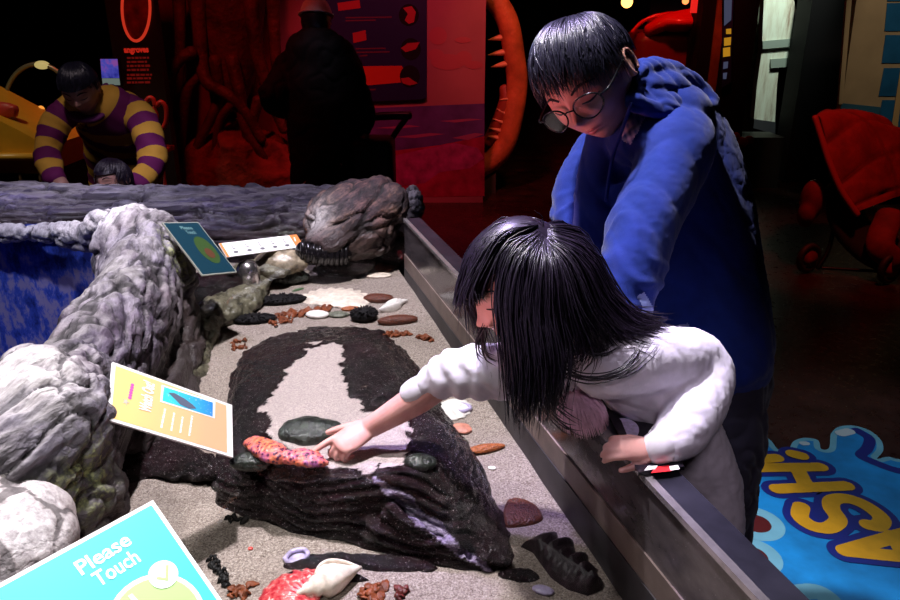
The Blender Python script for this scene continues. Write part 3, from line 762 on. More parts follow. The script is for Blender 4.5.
# middle and near group
tag(obj('scallop_shell', scallop((440, 404), (464, 418), .014, 9, 70), m_white), 'white scallop shell under the girl\'s reaching arm', 'shell')
cr_ = on(459, 410); parts = tube([cr_+np.array([.026*math.cos(a), .017*math.sin(a), .006]) for a in np.linspace(0, 2*PI, 24, endpoint=False)], (.0045), 8, closed=True)
tag(obj('shell_ring', parts, m_pearl), 'small open ring-shaped shell by the white scallop', 'shell')
tag(obj('clam_shell', ovoid((453, 427), (471, 433), .038, .014, .06), m_salmon), 'small salmon pink clam shell beside the right flank of the black rock', 'shell')
tag(obj('clam_shell', ovoid((468, 454), (505, 447), .030, .018, .06, taper=.3), m_orange), 'long orange-brown mussel-shaped clam right of the black rock', 'shell')
tag(obj('pebble', ovoid((457, 447), (468, 443), .022, .016, .08), m_gst), 'olive pebble touching the left tip of the orange-brown clam', 'pebble')
tag(obj('shell_chip', ovoid((488, 468), (496, 469), .012, .005, .2), m_white), 'tiny white shell chip on the sand below the orange-brown clam', 'shell chip')
tag(obj('sea_anemone', dome([(502, 515), (508, 501), (522, 500), (536, 507), (543, 518), (536, 524), (520, 527), (506, 527)], .010, .0012, 160), m_rust), 'oval dark red bumpy sea anemone on the sand near the fluted black clam', 'sea anemone')
gc = [(521, 547), (531, 543), (545, 535), (557, 533), (560, 547), (573, 541), (576, 555), (588, 556), (588, 567), (598, 570), (594, 579), (603, 583), (599, 591), (588, 596), (568, 590), (551, 578), (540, 563), (533, 553)]
P = np.array([on(*p) for p in gc]); c0, c1 = on(535, 553), on(592, 590); V = []; Fc = []; sg = 90
Q = np.array([P[int(k/sg*len(P)) % len(P)]*(1-(k/sg*len(P)) % 1)+P[(int(k/sg*len(P))+1) % len(P)]*((k/sg*len(P)) % 1) for k in range(sg)])
ax = (c1-c0)/np.linalg.norm(c1-c0); Lx = np.linalg.norm(c1-c0)
lev = [(1, 0.0), (1, .004), (.86, .012), (.65, .020), (.4, .026), (.12, .029)]
for s, z in lev:
    for k in range(sg):
        tt = min(max((Q[k]-c0) @ ax, 0), Lx); sp_ = c0+ax*tt
        q = sp_+(Q[k]-sp_)*s; q[2] = szz(q)-.003+z*(1+.28*math.sin(tt/Lx*5.5*2*PI)*(s < .95)); V.append(q)
for i in range(len(lev)-1):
    for k in range(sg): k2 = (k+1) % sg; Fc.append((i*sg+k, i*sg+k2, (i+1)*sg+k2, (i+1)*sg+k))
Fc.append(tuple((len(lev)-1)*sg+k for k in range(sg))); Fc.append(tuple(reversed(range(sg))))
tag(obj('fluted_clam', (np.array(V), Fc), m_clam), 'large black fluted clam with saw-toothed edge on the near sand by the wall', 'clam')
tag(obj('clam_shell', ovoid((532, 589), (554, 594), .020, .010, .04), m_pearl), 'small violet pearly shell left of the fluted black clam', 'shell')
tag(obj('whelk_shell', conch((362, 576), (296, 604), .050), m_cream), 'big cream whelk shell at the bottom edge leaning on the red scallop', 'shell')
tag(obj('scallop_shell', scallop((316, 606), (272, 582), .026, 13, 80, .02), m_redsh), 'red ribbed scallop shell at the bottom edge beside the big cream whelk', 'shell')
weed([(362, 596), (386, 592)], m_rust2, 'rust brown weed tuft at the bottom edge right of the big cream whelk', n=12, sz=.018, seed=11)
weed([(399, 588), (400, 598)], M('dark_red_weed', (.10, .012, .008), .5, 0, .4, .5, 90), 'narrow dark red weed at the bottom edge right of the rust brown tuft', n=5, sz=.012, seed=12)
weed([(232, 592), (248, 594)], m_rust2, 'rust leaf-like weed at the bottom edge beside the turquoise sign', n=8, sz=.016, seed=13)
cl = [on(285, 561), on(292, 554), on(304, 552), on(308, 557), on(302, 562), on(290, 565)]
tag(obj('open_clam', join([tube([p+UPV*.005 for p in cl], (.004), 8, 40, closed=True), dome([(286, 561), (292, 555), (303, 553), (307, 557), (301, 561), (290, 564)], .002, .0005)]), m_pearl), 'thin-rimmed empty clam shell in the near sand below the black rock', 'shell')
weed([(212, 560), (226, 584)], M('black_weed', (.004, .0035, .0035), .6, 0, .3), 'black weed scraps on the sand beside the edge of the turquoise sign', n=22, sz=.010, seed=14)
weed([(228, 519), (240, 522)], M('black_weed', (.004, .0035, .0035), .6, 0, .3), 'thin black weed shred at the left foot of the black rock', n=4, sz=.012, seed=15)
tag(obj('shell_chip', ovoid((248, 549), (253, 549), .008, .004, .1), M('red_chip', (.6, .06, .05), .4)), 'tiny red shell chip on the near sand', 'shell chip')
# ================================================================== signs around the pool
def loc(s, px, py):
    r = ray(px, py); t_ = ((s.o-EYE) @ s.n)/(r @ s.n); p = EYE+r*t_-s.o; return p @ s.x, p @ s.y
def fit(s, txt, a, b, size, k=.0009, bold=.03):
    """text whose baseline runs from image point a to image point b"""
    x0, y0 = loc(s, *a); x1, y1 = loc(s, *b); rot = math.atan2(y1-y0, x1-x0); L_ = math.hypot(x1-x0, y1-y0)
    V, Fc = s.text(txt, 0, 0, size, 0, k, bold); w_ = max(((p-s.o) @ s.x) for p in V); 
    return s.text(txt, x0, y0, size, rot, k, bold, sx=L_/w_)
m_card = M('white_card_edge', (.86, .84, .84), .45)
m_ink = M('white_print', (.92, .92, .92), .5)
m_teal = M('turquoise_print', (.055, .62, .66), .45)
m_grn = M('light_green_print', (.40, .72, .22), .5)
m_grn_shade = M('shaded_green_print', (.025, .06, .012), .5)  # green with shade put into it, for the small far sign
# front turquoise sign
dC, dA = .86, .745
C_ = W(153, 500, dC); A_ = W(0, 583, dA); e1 = A_-C_
lo, hi = .5, 1.1
dD = min(np.linspace(.78, .95, 901), key=lambda q: abs(((W(222, 600, q)-C_)/np.linalg.norm(W(222, 600, q)-C_)) @ (e1/np.linalg.norm(e1))))
D_ = W(222, 600, dD); e1 /= np.linalg.norm(e1); e2 = (D_-C_)/np.linalg.norm(D_-C_)
s1 = Sign.pts(C_+e1*.30, C_, C_+e1*.30+e2*.21)
g = thing('touch_sign', 'turquoise card sign reading Please Touch in white at the near left corner', 'sign', tuple(s1.at(.15, 0)))
obj('sign_card', slab([s1.at(0, 0), s1.at(s1.w, 0), s1.at(s1.w, s1.h), s1.at(0, s1.h)], .004, s1.n), m_card, g, 'white card with thin border', smooth=False)
bw = .0045
obj('sign_face', s1.rrect(bw, bw, s1.w-bw, s1.h-bw, .002, .0004), m_teal, g, 'turquoise printed face', smooth=False)
sz_ = .0235
obj('sign_lettering', join([fit(s1, 'Please', (80.5, 576.5), (132.5, 543.5), sz_, .0011, .018), fit(s1, 'Touch', (98.7, 587.5), (141, 561), sz_, .0011, .018)]), m_ink, g, 'white words Please Touch', smooth=False)
ox, oy = loc(s1, 157, 620); tx, ty = loc(s1, 147, 575.5); R_ = math.hypot(ox-tx, oy-ty)
em = obj('green_emblem', s1.ellipse(ox, oy, R_, R_, .0008), m_ink, g, 'round white-edged green emblem', smooth=False)
obj('emblem_disc', s1.ellipse(ox, oy, R_*.9, R_*.9, .0012), m_grn, em, smooth=False)
for q in (-.55, -.18):
    arc = [(ox+R_*(q+.42*u*u), oy+R_*(.86-1.1*u)) for u in np.linspace(.08, .9, 10)]
    obj('emblem_stripe', s1.poly([(x-R_*.045, y) for x, y in arc]+[(x+R_*.045, y) for x, y in reversed(arc)], .0016), m_ink, em, smooth=False)
cx, cy = loc(s1, 163, 575); qx, qy = loc(s1, 177, 579); rr = math.hypot(qx-cx, qy-cy)
ck = obj('check_badge', s1.ellipse(cx, cy, rr, rr, .0020), m_ink, g, 'white round badge with a green tick', smooth=False)
pk = [loc(s1, *p) for p in ((156, 580), (157, 577.5), (165, 578.5), (165.5, 566), (168.5, 565.5), (168, 581.5))]
obj('check_mark', s1.poly(pk, .0024), m_grn, ck, smooth=False)
# orange sign
def right_angle_sign(tl, tr, br, bl, d, wt=.15):
    """depths of three corners so the card is square-cornered and its fourth corner falls near br"""
    best = None
    for a in np.linspace(.80, 1.20, 81):
        T = W(*tl, d); R = W(*tr, d*a); e = R-T; e = e/np.linalg.norm(e)
        for b in np.linspace(.80, 1.20, 81):
            L_ = W(*bl, d*b); f_ = L_-T; q = abs(e @ f_)/np.linalg.norm(f_); x, y = px_of(R+L_-T)
            s_ = q*40+math.hypot(x-br[0], y-br[1])*wt*4
            if best is None or s_ < best[0]: best = (s_, T, R, L_)
    return Sign.pts(*best[1:])
s2 = right_angle_sign((113, 362), (232, 405), (237.5, 453), (108, 420), 1.16)
g = thing('warning_sign', 'orange card sign with a blue picture and the words Watch Out above the dark cave', 'sign', tuple(s2.at(s2.w/2, s2.h/2)))
obj('sign_card', slab([s2.at(0, 0), s2.at(s2.w, 0), s2.at(s2.w, s2.h), s2.at(0, s2.h)], .004, s2.n), m_card, g, 'white card with thin border', smooth=False)
t = NT('orange_fade'); gg = t.n('NewGeometry'); vm = t.n('VectorMath', operation='DOT_PRODUCT'); t.t.links.new(gg.outputs['Position'], vm.inputs[0]); vm.inputs[1].default_value = tuple(s2.x)
fo = t.math('DIVIDE', t.math('SUBTRACT', vm.outputs['Value'], float(s2.o @ s2.x)), float(s2.w))
t.bsdf(t.ramp(fo, [(.05, (.95, .60, .22)), (.75, (.90, .42, .24))]), .5)
obj('sign_face', s2.rrect(s2.w*.02, s2.h*.05, s2.w*.945, s2.h*.95, .002, .0004), t.m, g, 'orange printed face', smooth=False)
obj('sign_lettering', fit(s2, 'Watch Out!', (150, 413.5), (154, 384.5), s2.w*.125, .0012, .03), m_ink, g, 'white words Watch Out!', smooth=False)
def lines(s, segs, wd, k=.0009, rnd=random.Random(5)):
    """rows of small word-like dashes"""
    parts = []
    for a, b in segs:
        x0, y0 = loc(s, *a); x1, y1 = loc(s, *b); L_ = math.hypot(x1-x0, y1-y0); u = np.array([(x1-x0)/L_, (y1-y0)/L_]); v = np.array([-u[1], u[0]])
        p = 0
        while p < L_*.97:
            q = min(L_, p+wd*(1.0+rnd.random()*2.2)); e_ = wd*(.42+.12*rnd.random())
            A1 = np.array([x0, y0])+u*p; B1 = np.array([x0, y0])+u*q
            parts.append(s.poly([tuple(A1-v*e_), tuple(B1-v*e_), tuple(B1+v*e_), tuple(A1+v*e_)], k)); p = q+wd*.45
    return join(parts)
obj('small_print', lines(s2, [((161, 428), (165, 409)), ((171, 431), (174, 413)), ((180, 433), (182.5, 417)), ((189, 436), (192, 416))], .0030), m_ink, g, 'four short rows of small white print', smooth=False)
pq = [loc(s2, *p) for p in ((161.5, 385), (215, 402), (214.5, 418.5), (160, 402))]
ph = obj('sign_picture', s2.poly(pq, .0009), m_ink, g, 'white-framed blue underwater picture', smooth=False)
pq = [loc(s2, *p) for p in ((163.5, 387), (212.5, 402.8), (212.3, 416.8), (162, 401))]
t = NT('blue_picture'); gg = t.n('NewGeometry'); vm = t.n('VectorMath', operation='DOT_PRODUCT'); t.t.links.new(gg.outputs['Position'], vm.inputs[0]); vm.inputs[1].default_value = tuple(s2.x)
fo = t.math('DIVIDE', t.math('SUBTRACT', vm.outputs['Value'], float(s2.o @ s2.x)), float(s2.w)); nn = t.noise(190, 4, .7)
cc = t.ramp(fo, [(.42, (.05, .62, .72)), (.82, (.03, .22, .62))]); t.bsdf(t.mix(t.ramp(nn, [(.60, 0), (.68, .8)]), cc, (.7, .85, .9)), .45)
obj('picture_print', s2.poly(pq, .0012), t.m, ph, smooth=False)
fp = [loc(s2, *p) for p in ((168, 393), (174, 393.5), (184, 399), (192, 405), (196, 409), (189, 409), (180, 405), (172, 397))]
obj('picture_fish', s2.poly(fp, .0015), M('grey_fish_print', (.10, .12, .18), .5), ph, 'dark fish shape in the picture', smooth=False)
lx, ly = loc(s2, 125.5, 402); st_ = []
for i in range(10): a = i*PI/5; r_ = s2.w*(.028 if i % 2 == 0 else .010); st_.append((lx+r_*math.cos(a), ly+r_*math.sin(a)))
obj('star_mark', s2.poly(st_, .0009), M('grey_star_print', (.52, .50, .42), .5), g, 'small grey starfish mark', smooth=False)
obj('logo_mark', join([s2.ellipse(*loc(s2, 129.5+.55*i, 398-2.6*i), s2.w*.013, s2.w*.010, .0009) for i in range(6)]), M('magenta_print', (.72, .10, .42), .5), g, 'magenta squiggle of a logo', smooth=False)
# small turquoise sign far down the ridge, its shade painted as darker print
T3, B3 = W(198, 222, 2.02), W(237, 272, 1.98); e3 = (B3-T3)/np.linalg.norm(B3-T3)
q3 = min(np.linspace(1.6, 2.5, 901), key=lambda q: abs((W(160, 222.5, q)-T3) @ e3/np.linalg.norm(W(160, 222.5, q)-T3))); u3 = W(160, 222.5, q3)-T3; u3 /= np.linalg.norm(u3)
s3 = Sign.pts(T3+u3*.125, T3, T3+u3*.125+(B3-T3))
g = thing('touch_sign', 'small teal Please Touch sign, darkened as shade, leaning at the far end of the grey ridge', 'sign', tuple(s3.at(s3.w/2, 0)))
obj('sign_card', slab([s3.at(0, 0), s3.at(s3.w, 0), s3.at(s3.w, s3.h), s3.at(0, s3.h)], .004, s3.n), M('shaded_card_edge', (.25, .26, .22), .5), g, 'card edge toned down as shade', smooth=False)
obj('sign_face', s3.rrect(.003, .003, s3.w-.003, s3.h-.003, .002, .0005), M('shaded_teal_print', (.004, .030, .048), .4), g, 'teal printed face darkened as shade', smooth=False)
obj('sign_lettering', join([fit(s3, 'Please', (181, 229.5), (193, 229.5), .016, .001), fit(s3, 'Touch', (187, 234), (196.5, 234), .016, .001)]), M('shaded_white_print', (.10, .20, .20), .5), g, 'words Please Touch dimmed as shade', smooth=False)
ox, oy = loc(s3, 207, 250)
e_ = obj('green_emblem', s3.ellipse(ox, oy, .030, .048, .001), m_grn_shade, g, 'green oval emblem darkened as shade', smooth=False)
obj('emblem_animal', s3.ellipse(ox, oy-.012, .014, .018, .0014), M('rust_print', (.08, .03, .012), .5), e_, smooth=False)
# white picture strip
s4 = right_angle_sign((219, 243.5), (296.5, 234.5), (302.5, 246), (227, 257), 2.22)
g = thing('picture_strip', 'white card strip of five small drawings with an orange end before the log rock', 'sign', tuple(s4.at(s4.w/2, 0)))
obj('strip_card', slab([s4.at(0, 0), s4.at(s4.w, 0), s4.at(s4.w, s4.h), s4.at(0, s4.h)], .004, s4.n), M('bright_white_card', (.9, .89, .88), .5), g, smooth=False)
m_og = M('orange_print', (.90, .25, .07), .5)
obj('orange_end', s4.poly([(s4.w*.895, 0), (s4.w, 0), (s4.w, s4.h), (s4.w*.895, s4.h)], .0006), m_og, g, 'orange right end', smooth=False)
obj('orange_end', s4.poly([(0, 0), (s4.w*.028, 0), (s4.w*.028, s4.h), (0, s4.h)], .0006), m_og, g, 'thin orange left end', smooth=False)
obj('end_lettering', lines(s4, [((295.5, 241.5), (294, 237.5))], .006, .0012), m_ink, g, smooth=False)
m_pen = M('grey_print', (.16, .16, .18), .6)
for i in range(5):
    u = .13+.165*i
    obj('drawing', join([s4.ellipse(s4.w*u, s4.h*.27, s4.w*.030, s4.h*.085, .0008), s4.ellipse(s4.w*(u+.004), s4.h*.52, s4.w*.018, s4.h*.03, .0008), s4.ellipse(s4.w*(u-.006), s4.h*.66, s4.w*.005, s4.h*.15, .0008)]), m_pen, g, 'small grey drawing', smooth=False)
# ================================================================== people
def basis(psi, th, roll=0):
    """face turned psi to the left of the viewer and th down; rows L (its left), F (front), U (up)"""
    p, t_, r = map(math.radians, (psi, th, roll))
    Fw = np.array([-math.cos(t_)*math.sin(p), -math.sin(t_), math.cos(t_)*math.cos(p)])
    L0 = np.array([math.cos(p), 0, math.sin(p)]); U0 = np.array([-math.sin(p)*math.sin(t_), math.cos(t_), math.cos(p)*math.sin(t_)])
    L1 = math.cos(r)*L0+math.sin(r)*U0; U1 = math.cos(r)*U0-math.sin(r)*L0
    return np.array([camvec(*L1), camvec(*Fw), camvec(*U1)])
def head_part(c, B, H):
    V, Fc = ell((0, 0, 0), (1, 1, 1), None, 112, 80)
    x, y, z = V[:, 0].copy(), V[:, 1].copy(), V[:, 2].copy()
    low = np.clip(-z, 0, 1)**1.6
    X = x*.362*(1-.36*low)*(1-.06*np.clip(z, 0, 1)); Z = z*.5
    yf = np.where(y > 0, .43*(1-.06*low), .47*(1-.42*np.clip(-z, 0, 1)))
    Y = y*yf+.02
    fr = np.clip(y*1.6, 0, 1)
    def g(a, cx, cz, sx, sz): return a*np.exp(-((X-cx)/sx)**2-((Z-cz)/sz)**2)*fr
    d = g(.085, 0, -.125, .050, .050)+g(.035, 0, -.05, .035, .075)+g(.022, .05, -.145, .03, .025)+g(.022, -.05, -.145, .03, .025)
    for s in (-1, 1): d += g(-.040, s*.165, .0, .075, .050)+g(.020, s*.165, -.005, .055, .028)+g(.018, s*.15, .085, .10, .03)+g(.018, s*.20, -.12, .10, .08)
    d += g(.030, 0, -.255, .085, .018)+g(.032, 0, -.295, .075, .018)+g(-.026, 0, -.275, .085, .007)+g(-.012, 0, -.34, .08, .02)+g(.030, 0, -.42, .075, .05)
    Y = Y+d
    P = np.stack([X, Y, Z], 1)*H
    parts = [(P @ B+c, Fc)]
    for s in (-1, 1):
        eb = c+(np.array([s*.365, -.04, -.02])*H) @ B
        ax = np.array([(s*.9, -.25, 0), (.25*s, .93, .2), (0, -.2, .97)]); ax = np.array([a/np.linalg.norm(a) for a in ax]) @ B
        parts.append(ell(eb, (.028*H, .075*H, .125*H), ax, 20, 14))
        parts.append(tube([eb+(np.array([s*.03, .075*math.cos(a), .115*math.sin(a)])*H) @ B for a in np.linspace(-1.2, 4.0, 16)], .016*H, 8))
    return parts
def hl(c, B, H, x, y, z): return c+(np.array([x, y, z])*H) @ B
def hand_parts(w, d, nrm, S, curls, side, spread=.10, thumb=(.5, .35)):
    """wrist, direction to the fingers, back-of-hand normal, hand length; curls = five (mcp, pip, dip); side = +1 thumb on d x n side"""
    d = np.asarray(d)/np.linalg.norm(d); nrm = np.asarray(nrm)-d*(np.asarray(nrm) @ d); nrm /= np.linalg.norm(nrm); s = np.cross(d, nrm)*side
    def rot(v, ax, a): return v*math.cos(a)+np.cross(ax, v)*math.sin(a)+ax*(ax @ v)*(1-math.cos(a))
    PL = S*.50; hw = S*.20; parts = []
    parts.append(tube([w-d*S*.10, w+d*PL*.3, w+d*PL*.75, w+d*PL*1.0], [(S*.125, S*.095), (hw*.90, S*.095), (hw*1.05, S*.085), (hw*.98, S*.068)], 22, 14, up=nrm))
    ls = [(.78, .40), (.26, .46), (-.26, .43), (-.78, .34)]
    for i, (o, ln) in enumerate(ls):
        b = w+d*PL*(1.0-.06*abs(o))+s*hw*o*.92; dd = rot(d, nrm, -side*0) + s*o*spread; dd /= np.linalg.norm(dd)
        ax = np.cross(nrm, dd); ax = ax/np.linalg.norm(ax); p = b-dd*S*.06; pts = [p, b]; k = curls[i]; r = S*.052*(1-.08*(i == 3))
        for j, (a, f_) in enumerate(zip(k, (.46, .30, .24))):
            dd = rot(dd, ax, a); b = b+dd*S*ln*f_*1.05; pts.append(b)
        parts.append(tube(pts, [r*1.08, r*1.08, r*1.0, r*.92, r*.74], 12, 22, up=nrm))
    b = w+d*PL*.22+s*hw*.75-nrm*S*.02; dd = d*math.cos(thumb[0])+s*math.sin(thumb[0])-nrm*.25; dd /= np.linalg.norm(dd); pts = [b-dd*S*.06, b]
    ax = np.cross(s, d); 
    for f_, a in ((.20, 0), (.16, thumb[1]), (.12, thumb[1]*.8)):
        dd = dd*math.cos(a)+d*math.sin(a)-nrm*.12*a; dd /= np.linalg.norm(dd); b = b+dd*S*f_; pts.append(b)
    parts.append(tube(pts, [S*.075, S*.07, S*.062, S*.056, S*.044], 12, 20, up=nrm))
    return parts
def folds(vf, amp, fr, g=None, gs=.3, fine=.0006):
    g_ = None if g is None else np.asarray(g)/np.linalg.norm(g)
    def fn(p, n):
        q = p if g_ is None else p-g_*(p @ g_)*(1-gs)
        a = fbm(q, fr, 2); b = 1-min(1, abs(noise.noise(Vector(q*fr*1.6+4)))*2.6)
        return amp*(a*1.2-.5*b*b)+fine*fbm(p, 160, 2)
    return displace(vf, fn)
def drape(poly, bvh, off=.003, st=1.2):
    """thin sheet laid over a surface inside an outline seen from the front"""
    xs = [p[0] for p in poly]; ys = [p[1] for p in poly]; ids = {}; V = []; Fc = []
    nx = int((max(xs)-min(xs))/st)+1; ny = int((max(ys)-min(ys))/st)+1
    for j in range(ny+1):
        for i in range(nx+1):
            x, y = min(xs)+i*st, min(ys)+j*st
            if inpoly(x, y, poly):
                r = ray(x, y); r = r/np.linalg.norm(r); h = bvh.ray_cast(Vector(EYE), Vector(r))
                if h[0] is not None: ids[i, j] = len(V); V.append(np.array(h[0])+np.array(h[1])*off)
    for (i, j) in ids:
        if all(k in ids for k in ((i+1, j), (i+1, j+1), (i, j+1))) and max(np.linalg.norm(V[ids[k]]-V[ids[i, j]]) for k in ((i+1, j), (i+1, j+1), (i, j+1))) < .012: Fc.append((ids[i, j], ids[i, j+1], ids[i+1, j+1], ids[i+1, j]))
    return np.array(V), Fc
def bvh_of(vf): return BVHTree.FromPolygons([Vector(v) for v in vf[0]], [tuple(f) for f in vf[1]])
def strands(paths, r0, seg=4):
    parts = []
    for P in paths:
        n = len(P); t_ = np.linspace(0, 1, n); r = r0*np.minimum(1, (1-t_)*3+.12)*np.minimum(1, .5+t_*4)
        parts.append(tube(P, list(r), seg, cap=False))
    return join(parts)
def hair_mat(name, root, sheen, rough=.32):
    t = NT(name); n = t.noise(260, 2, .5); t.bsdf(t.ramp(n, [(.35, root), (.7, sheen)]), rough, 0, .5); return t.m
def short_hair(c, B, H, n, seed, cm=(0, -.22, .46), amax=None, r0=.0016, infl=1.10, lift=.03, drop=.0):
    """crown-to-hairline strands in head coordinates"""
    rnd = random.Random(seed); cw = np.array(cm); cw = cw/np.linalg.norm(cw); a = np.array([0, 1, 0])-cw*cw[1]; a /= np.linalg.norm(a); b = np.cross(cw, a)
    paths = []
    for i in range(n):
        ph = rnd.uniform(-PI, PI); am = amax(ph)*rnd.uniform(.78, 1.04); k0 = rnd.uniform(0, .35); lf = rnd.uniform(.0, 1)*lift; sw = rnd.gauss(0, .20); P = []
        a0 = am*k0*rnd.random()*1.6
        for u in np.linspace(0, 1, 11):
            al = a0+(am-a0)*u; q = ph+sw*u*u
            dv = cw*math.cos(al)+(a*math.cos(q)+b*math.sin(q))*math.sin(al)
            e = np.array([dv[0]*.375, dv[1]*(.45 if dv[1] > 0 else .49), dv[2]*.51])
            k = infl+lf*math.sin(PI*min(1, u*.9))+lift*.8*u*(rnd.random()*.15+.3)
            P.append(hl(c, B, H, *(e*k+np.array([0, .02, 0]))))
        paths.append(np.array(P))
    return paths
def cap_part(c, B, H, k, keep):
    V, Fc = ell((0, 0, 0), (.372*k, .48*k, .51*k), None, 48, 32)
    ok = [keep(v) for v in V]
    Fc = [f for f in Fc if all(ok[i] for i in f)]
    return (V*H+np.array([0, .0, 0])*H) @ B+c, Fc
# ------------------------------------------------------------------ materials
def skin(name, a, b, rough=.5):
    t = NT(name); n = t.noise(28, 4, .6); f = t.noise(420, 2, .6)
    bs = t.bsdf(t.ramp(n, [(.35, a), (.65, b)]), rough, 0, .4, t.bump(f, .12, .001)); t.set(bs, 'Subsurface Weight', .06); bs.inputs['Subsurface Radius'].default_value = (.012, .004, .002)
    return t.m
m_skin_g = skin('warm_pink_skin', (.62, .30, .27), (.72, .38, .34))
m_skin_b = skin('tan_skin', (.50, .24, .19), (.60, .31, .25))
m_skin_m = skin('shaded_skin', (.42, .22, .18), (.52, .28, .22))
def cloth(name, col, bs=900, rough=.85, var=.12, bump=.35):
    t = NT(name); n = t.noise(25, 4, .6); f = t.noise(bs, 2, .7)
    c = t.ramp(n, [(.35, tuple(q*(1-var) for q in col)), (.65, tuple(min(1, q*(1+var)) for q in col))])
    bs_ = t.bsdf(c, rough, 0, .25, t.bump(f, bump, .0012)); t.set(bs_, 'Sheen Weight', .15); return t.m
m_sweat = cloth('lilac_white_fleece', (.70, .66, .76), 700)
m_hood = cloth('royal_blue_fleece', (.005, .022, .20), 800)
m_jean = cloth('dark_denim', (.022, .020, .038), 1100)
m_lip = M('lip_pink', (.50, .13, .13), .4)
m_dark = M('near_black_fabric', (.006, .006, .009), .8, 0, .2)
m_brow = M('dark_brow', (.012, .008, .01), .7)
m_hairg = hair_mat('black_violet_hair', (.006, .004, .008), (.022, .013, .032), .38)
m_hairb = hair_mat('black_blue_hair', (.006, .006, .012), (.022, .020, .040), .33)
m_eye = M('eye_white', (.7, .66, .66), .2); m_iris = M('eye_iris', (.01, .006, .005), .1)
def face_bits(t_, c, B, H, bvh, lip=True):
    def lay(pts, r, up=.004):
        out = []
        for x, z in pts:
            o = hl(c, B, H, x, 1.2, z); h = bvh.ray_cast(Vector(o), Vector(-B[1])); out.append((np.array(h[0]) if h[0] is not None else hl(c, B, H, x, .42, z))+B[1]*up*H)
        return tube(out, r, 8, 16)
    for s in (-1, 1):
        obj('eyebrow', lay([(s*.07, .095), (s*.15, .125), (s*.25, .095)], [(.012*H, .010*H), (.020*H, .012*H), (.008*H, .006*H)], .0), m_brow, t_)
        obj('eyelash', lay([(s*.095, -.018), (s*.16, -.032), (s*.235, -.012)], [.005*H, .009*H, .005*H], .0), m_brow, t_)
    if lip: obj('lips', join([lay([(-.085, -.275), (-.03, -.262), (0, -.266), (.03, -.262), (.085, -.275)], [.004*H, .013*H, .012*H, .013*H, .004*H], -.004), lay([(-.075, -.28), (0, -.298), (.075, -.28)], [.004*H, .016*H, .004*H], -.006)]), m_lip, t_)
# ================================================================== the girl
hc = W(523, 284, 1.165); HB = basis(70, 27, -1); H = .185
gx = thing('person', 'girl with long black hair and white sweatshirt leaning over the rim, touching a sea star', 'person', (.47, 1.30, 0))
neck = W(578, 346, 1.20); chest = W(628, 373, 1.22); hip = W(692, 470, 1.34)
ch_ = hl(hc, HB, H, 0, -.12, -.36)
body = head_part(hc, HB, H)
body.append(tube([hl(hc, HB, H, 0, -.08, -.22), ch_, neck], [.042, .040, .048], 20, 12))
body.append(tube([neck, chest, W(664, 418, 1.28), hip, hip+np.array([.01, .02, -.08])], [(.04, .04), (.045, .045), (.05, .05), (.05, .06), (.05, .07)], 24, 20, up=camvec(0, 0, 1)))
rs, re_, rw = W(535, 372, 1.25), W(462, 372, 1.295), W(371, 427, 1.345)
body.append(tube([rs, re_, (re_+rw)/2, rw], [.036, .030, .027, .0195], 18, 24))
ls_, le, lw = W(606, 366, 1.15), W(698, 366, 1.22), W(655, 449, 1.098)
body.append(tube([ls_, W(640, 362, 1.165), le, W(700, 395, 1.185), W(684, 428, 1.135), lw], [.030, .026, .026, .026, .024, .020], 18, 30))
tipR = W(321, 455, 1.36)
body += hand_parts(rw, WZ(330, 451, .787)-rw, camvec(.25, .75, .55), .122, [(.06, .12, .10), (.70, 1.2, .6), (.85, 1.3, .7), (1.0, 1.3, .7)], 1, .06, (.55, .2))
dl = W(622, 447, 1.090)-lw
body += hand_parts(lw, dl, np.array([-.15, -.66, .74]), .096, [(.30, .75, .4), (.40, .85, .45), (.48, .9, .5), (.55, .95, .5)], -1, .10, (.5, .4))
for s, fx in ((-.055, .0), (.055, .10)):
    k_ = np.array([hip[0]+.02+fx*.3, hip[1]+s, .40]); a_ = np.array([hip[0]+.03+fx*.5, hip[1]+s*1.1, .06])
    body.append(tube([hip+np.array([.01, s*.7, -.08]), k_, a_], [.062, .046, .032], 18, 16))
bd = fuse(body, .0024, 2)
obj('body', bd, m_skin_g, gx)
hb = bvh_of(bd)
face_bits(gx, hc, HB, H, hb)
sw = [tube([W(566, 352, 1.20), W(598, 362, 1.205), chest, W(664, 415, 1.28), hip, W(700, 520, 1.36)], [(.048, .05), (.058, .062), (.062, .078), (.070, .085), (.066, .092), (.062, .092)], 28, 26, up=camvec(0, 0, 1)),
      tube([ls_+np.array([-.01, 0, .0]), W(640, 362, 1.165), W(676, 360, 1.19), le, W(700, 395, 1.185), W(684, 428, 1.135), W(666, 444, 1.108)], [.054, .054, .053, .052, .049, .044, .033], 24, 40),
      tube([rs+np.array([.03, 0, .0]), W(505, 371, 1.268), W(478, 372, 1.282), W(450, 375, 1.295), W(422, 389, 1.312)], [.052, .050, .047, .041, .027], 24, 30)]
V, Fc = fuse(sw, .0045, 5)
swv = folds(folds((V, Fc), .0045, 13, camvec(.5, -.8, .2), .4), .002, 38, camvec(.5, -.8, .2), .4)
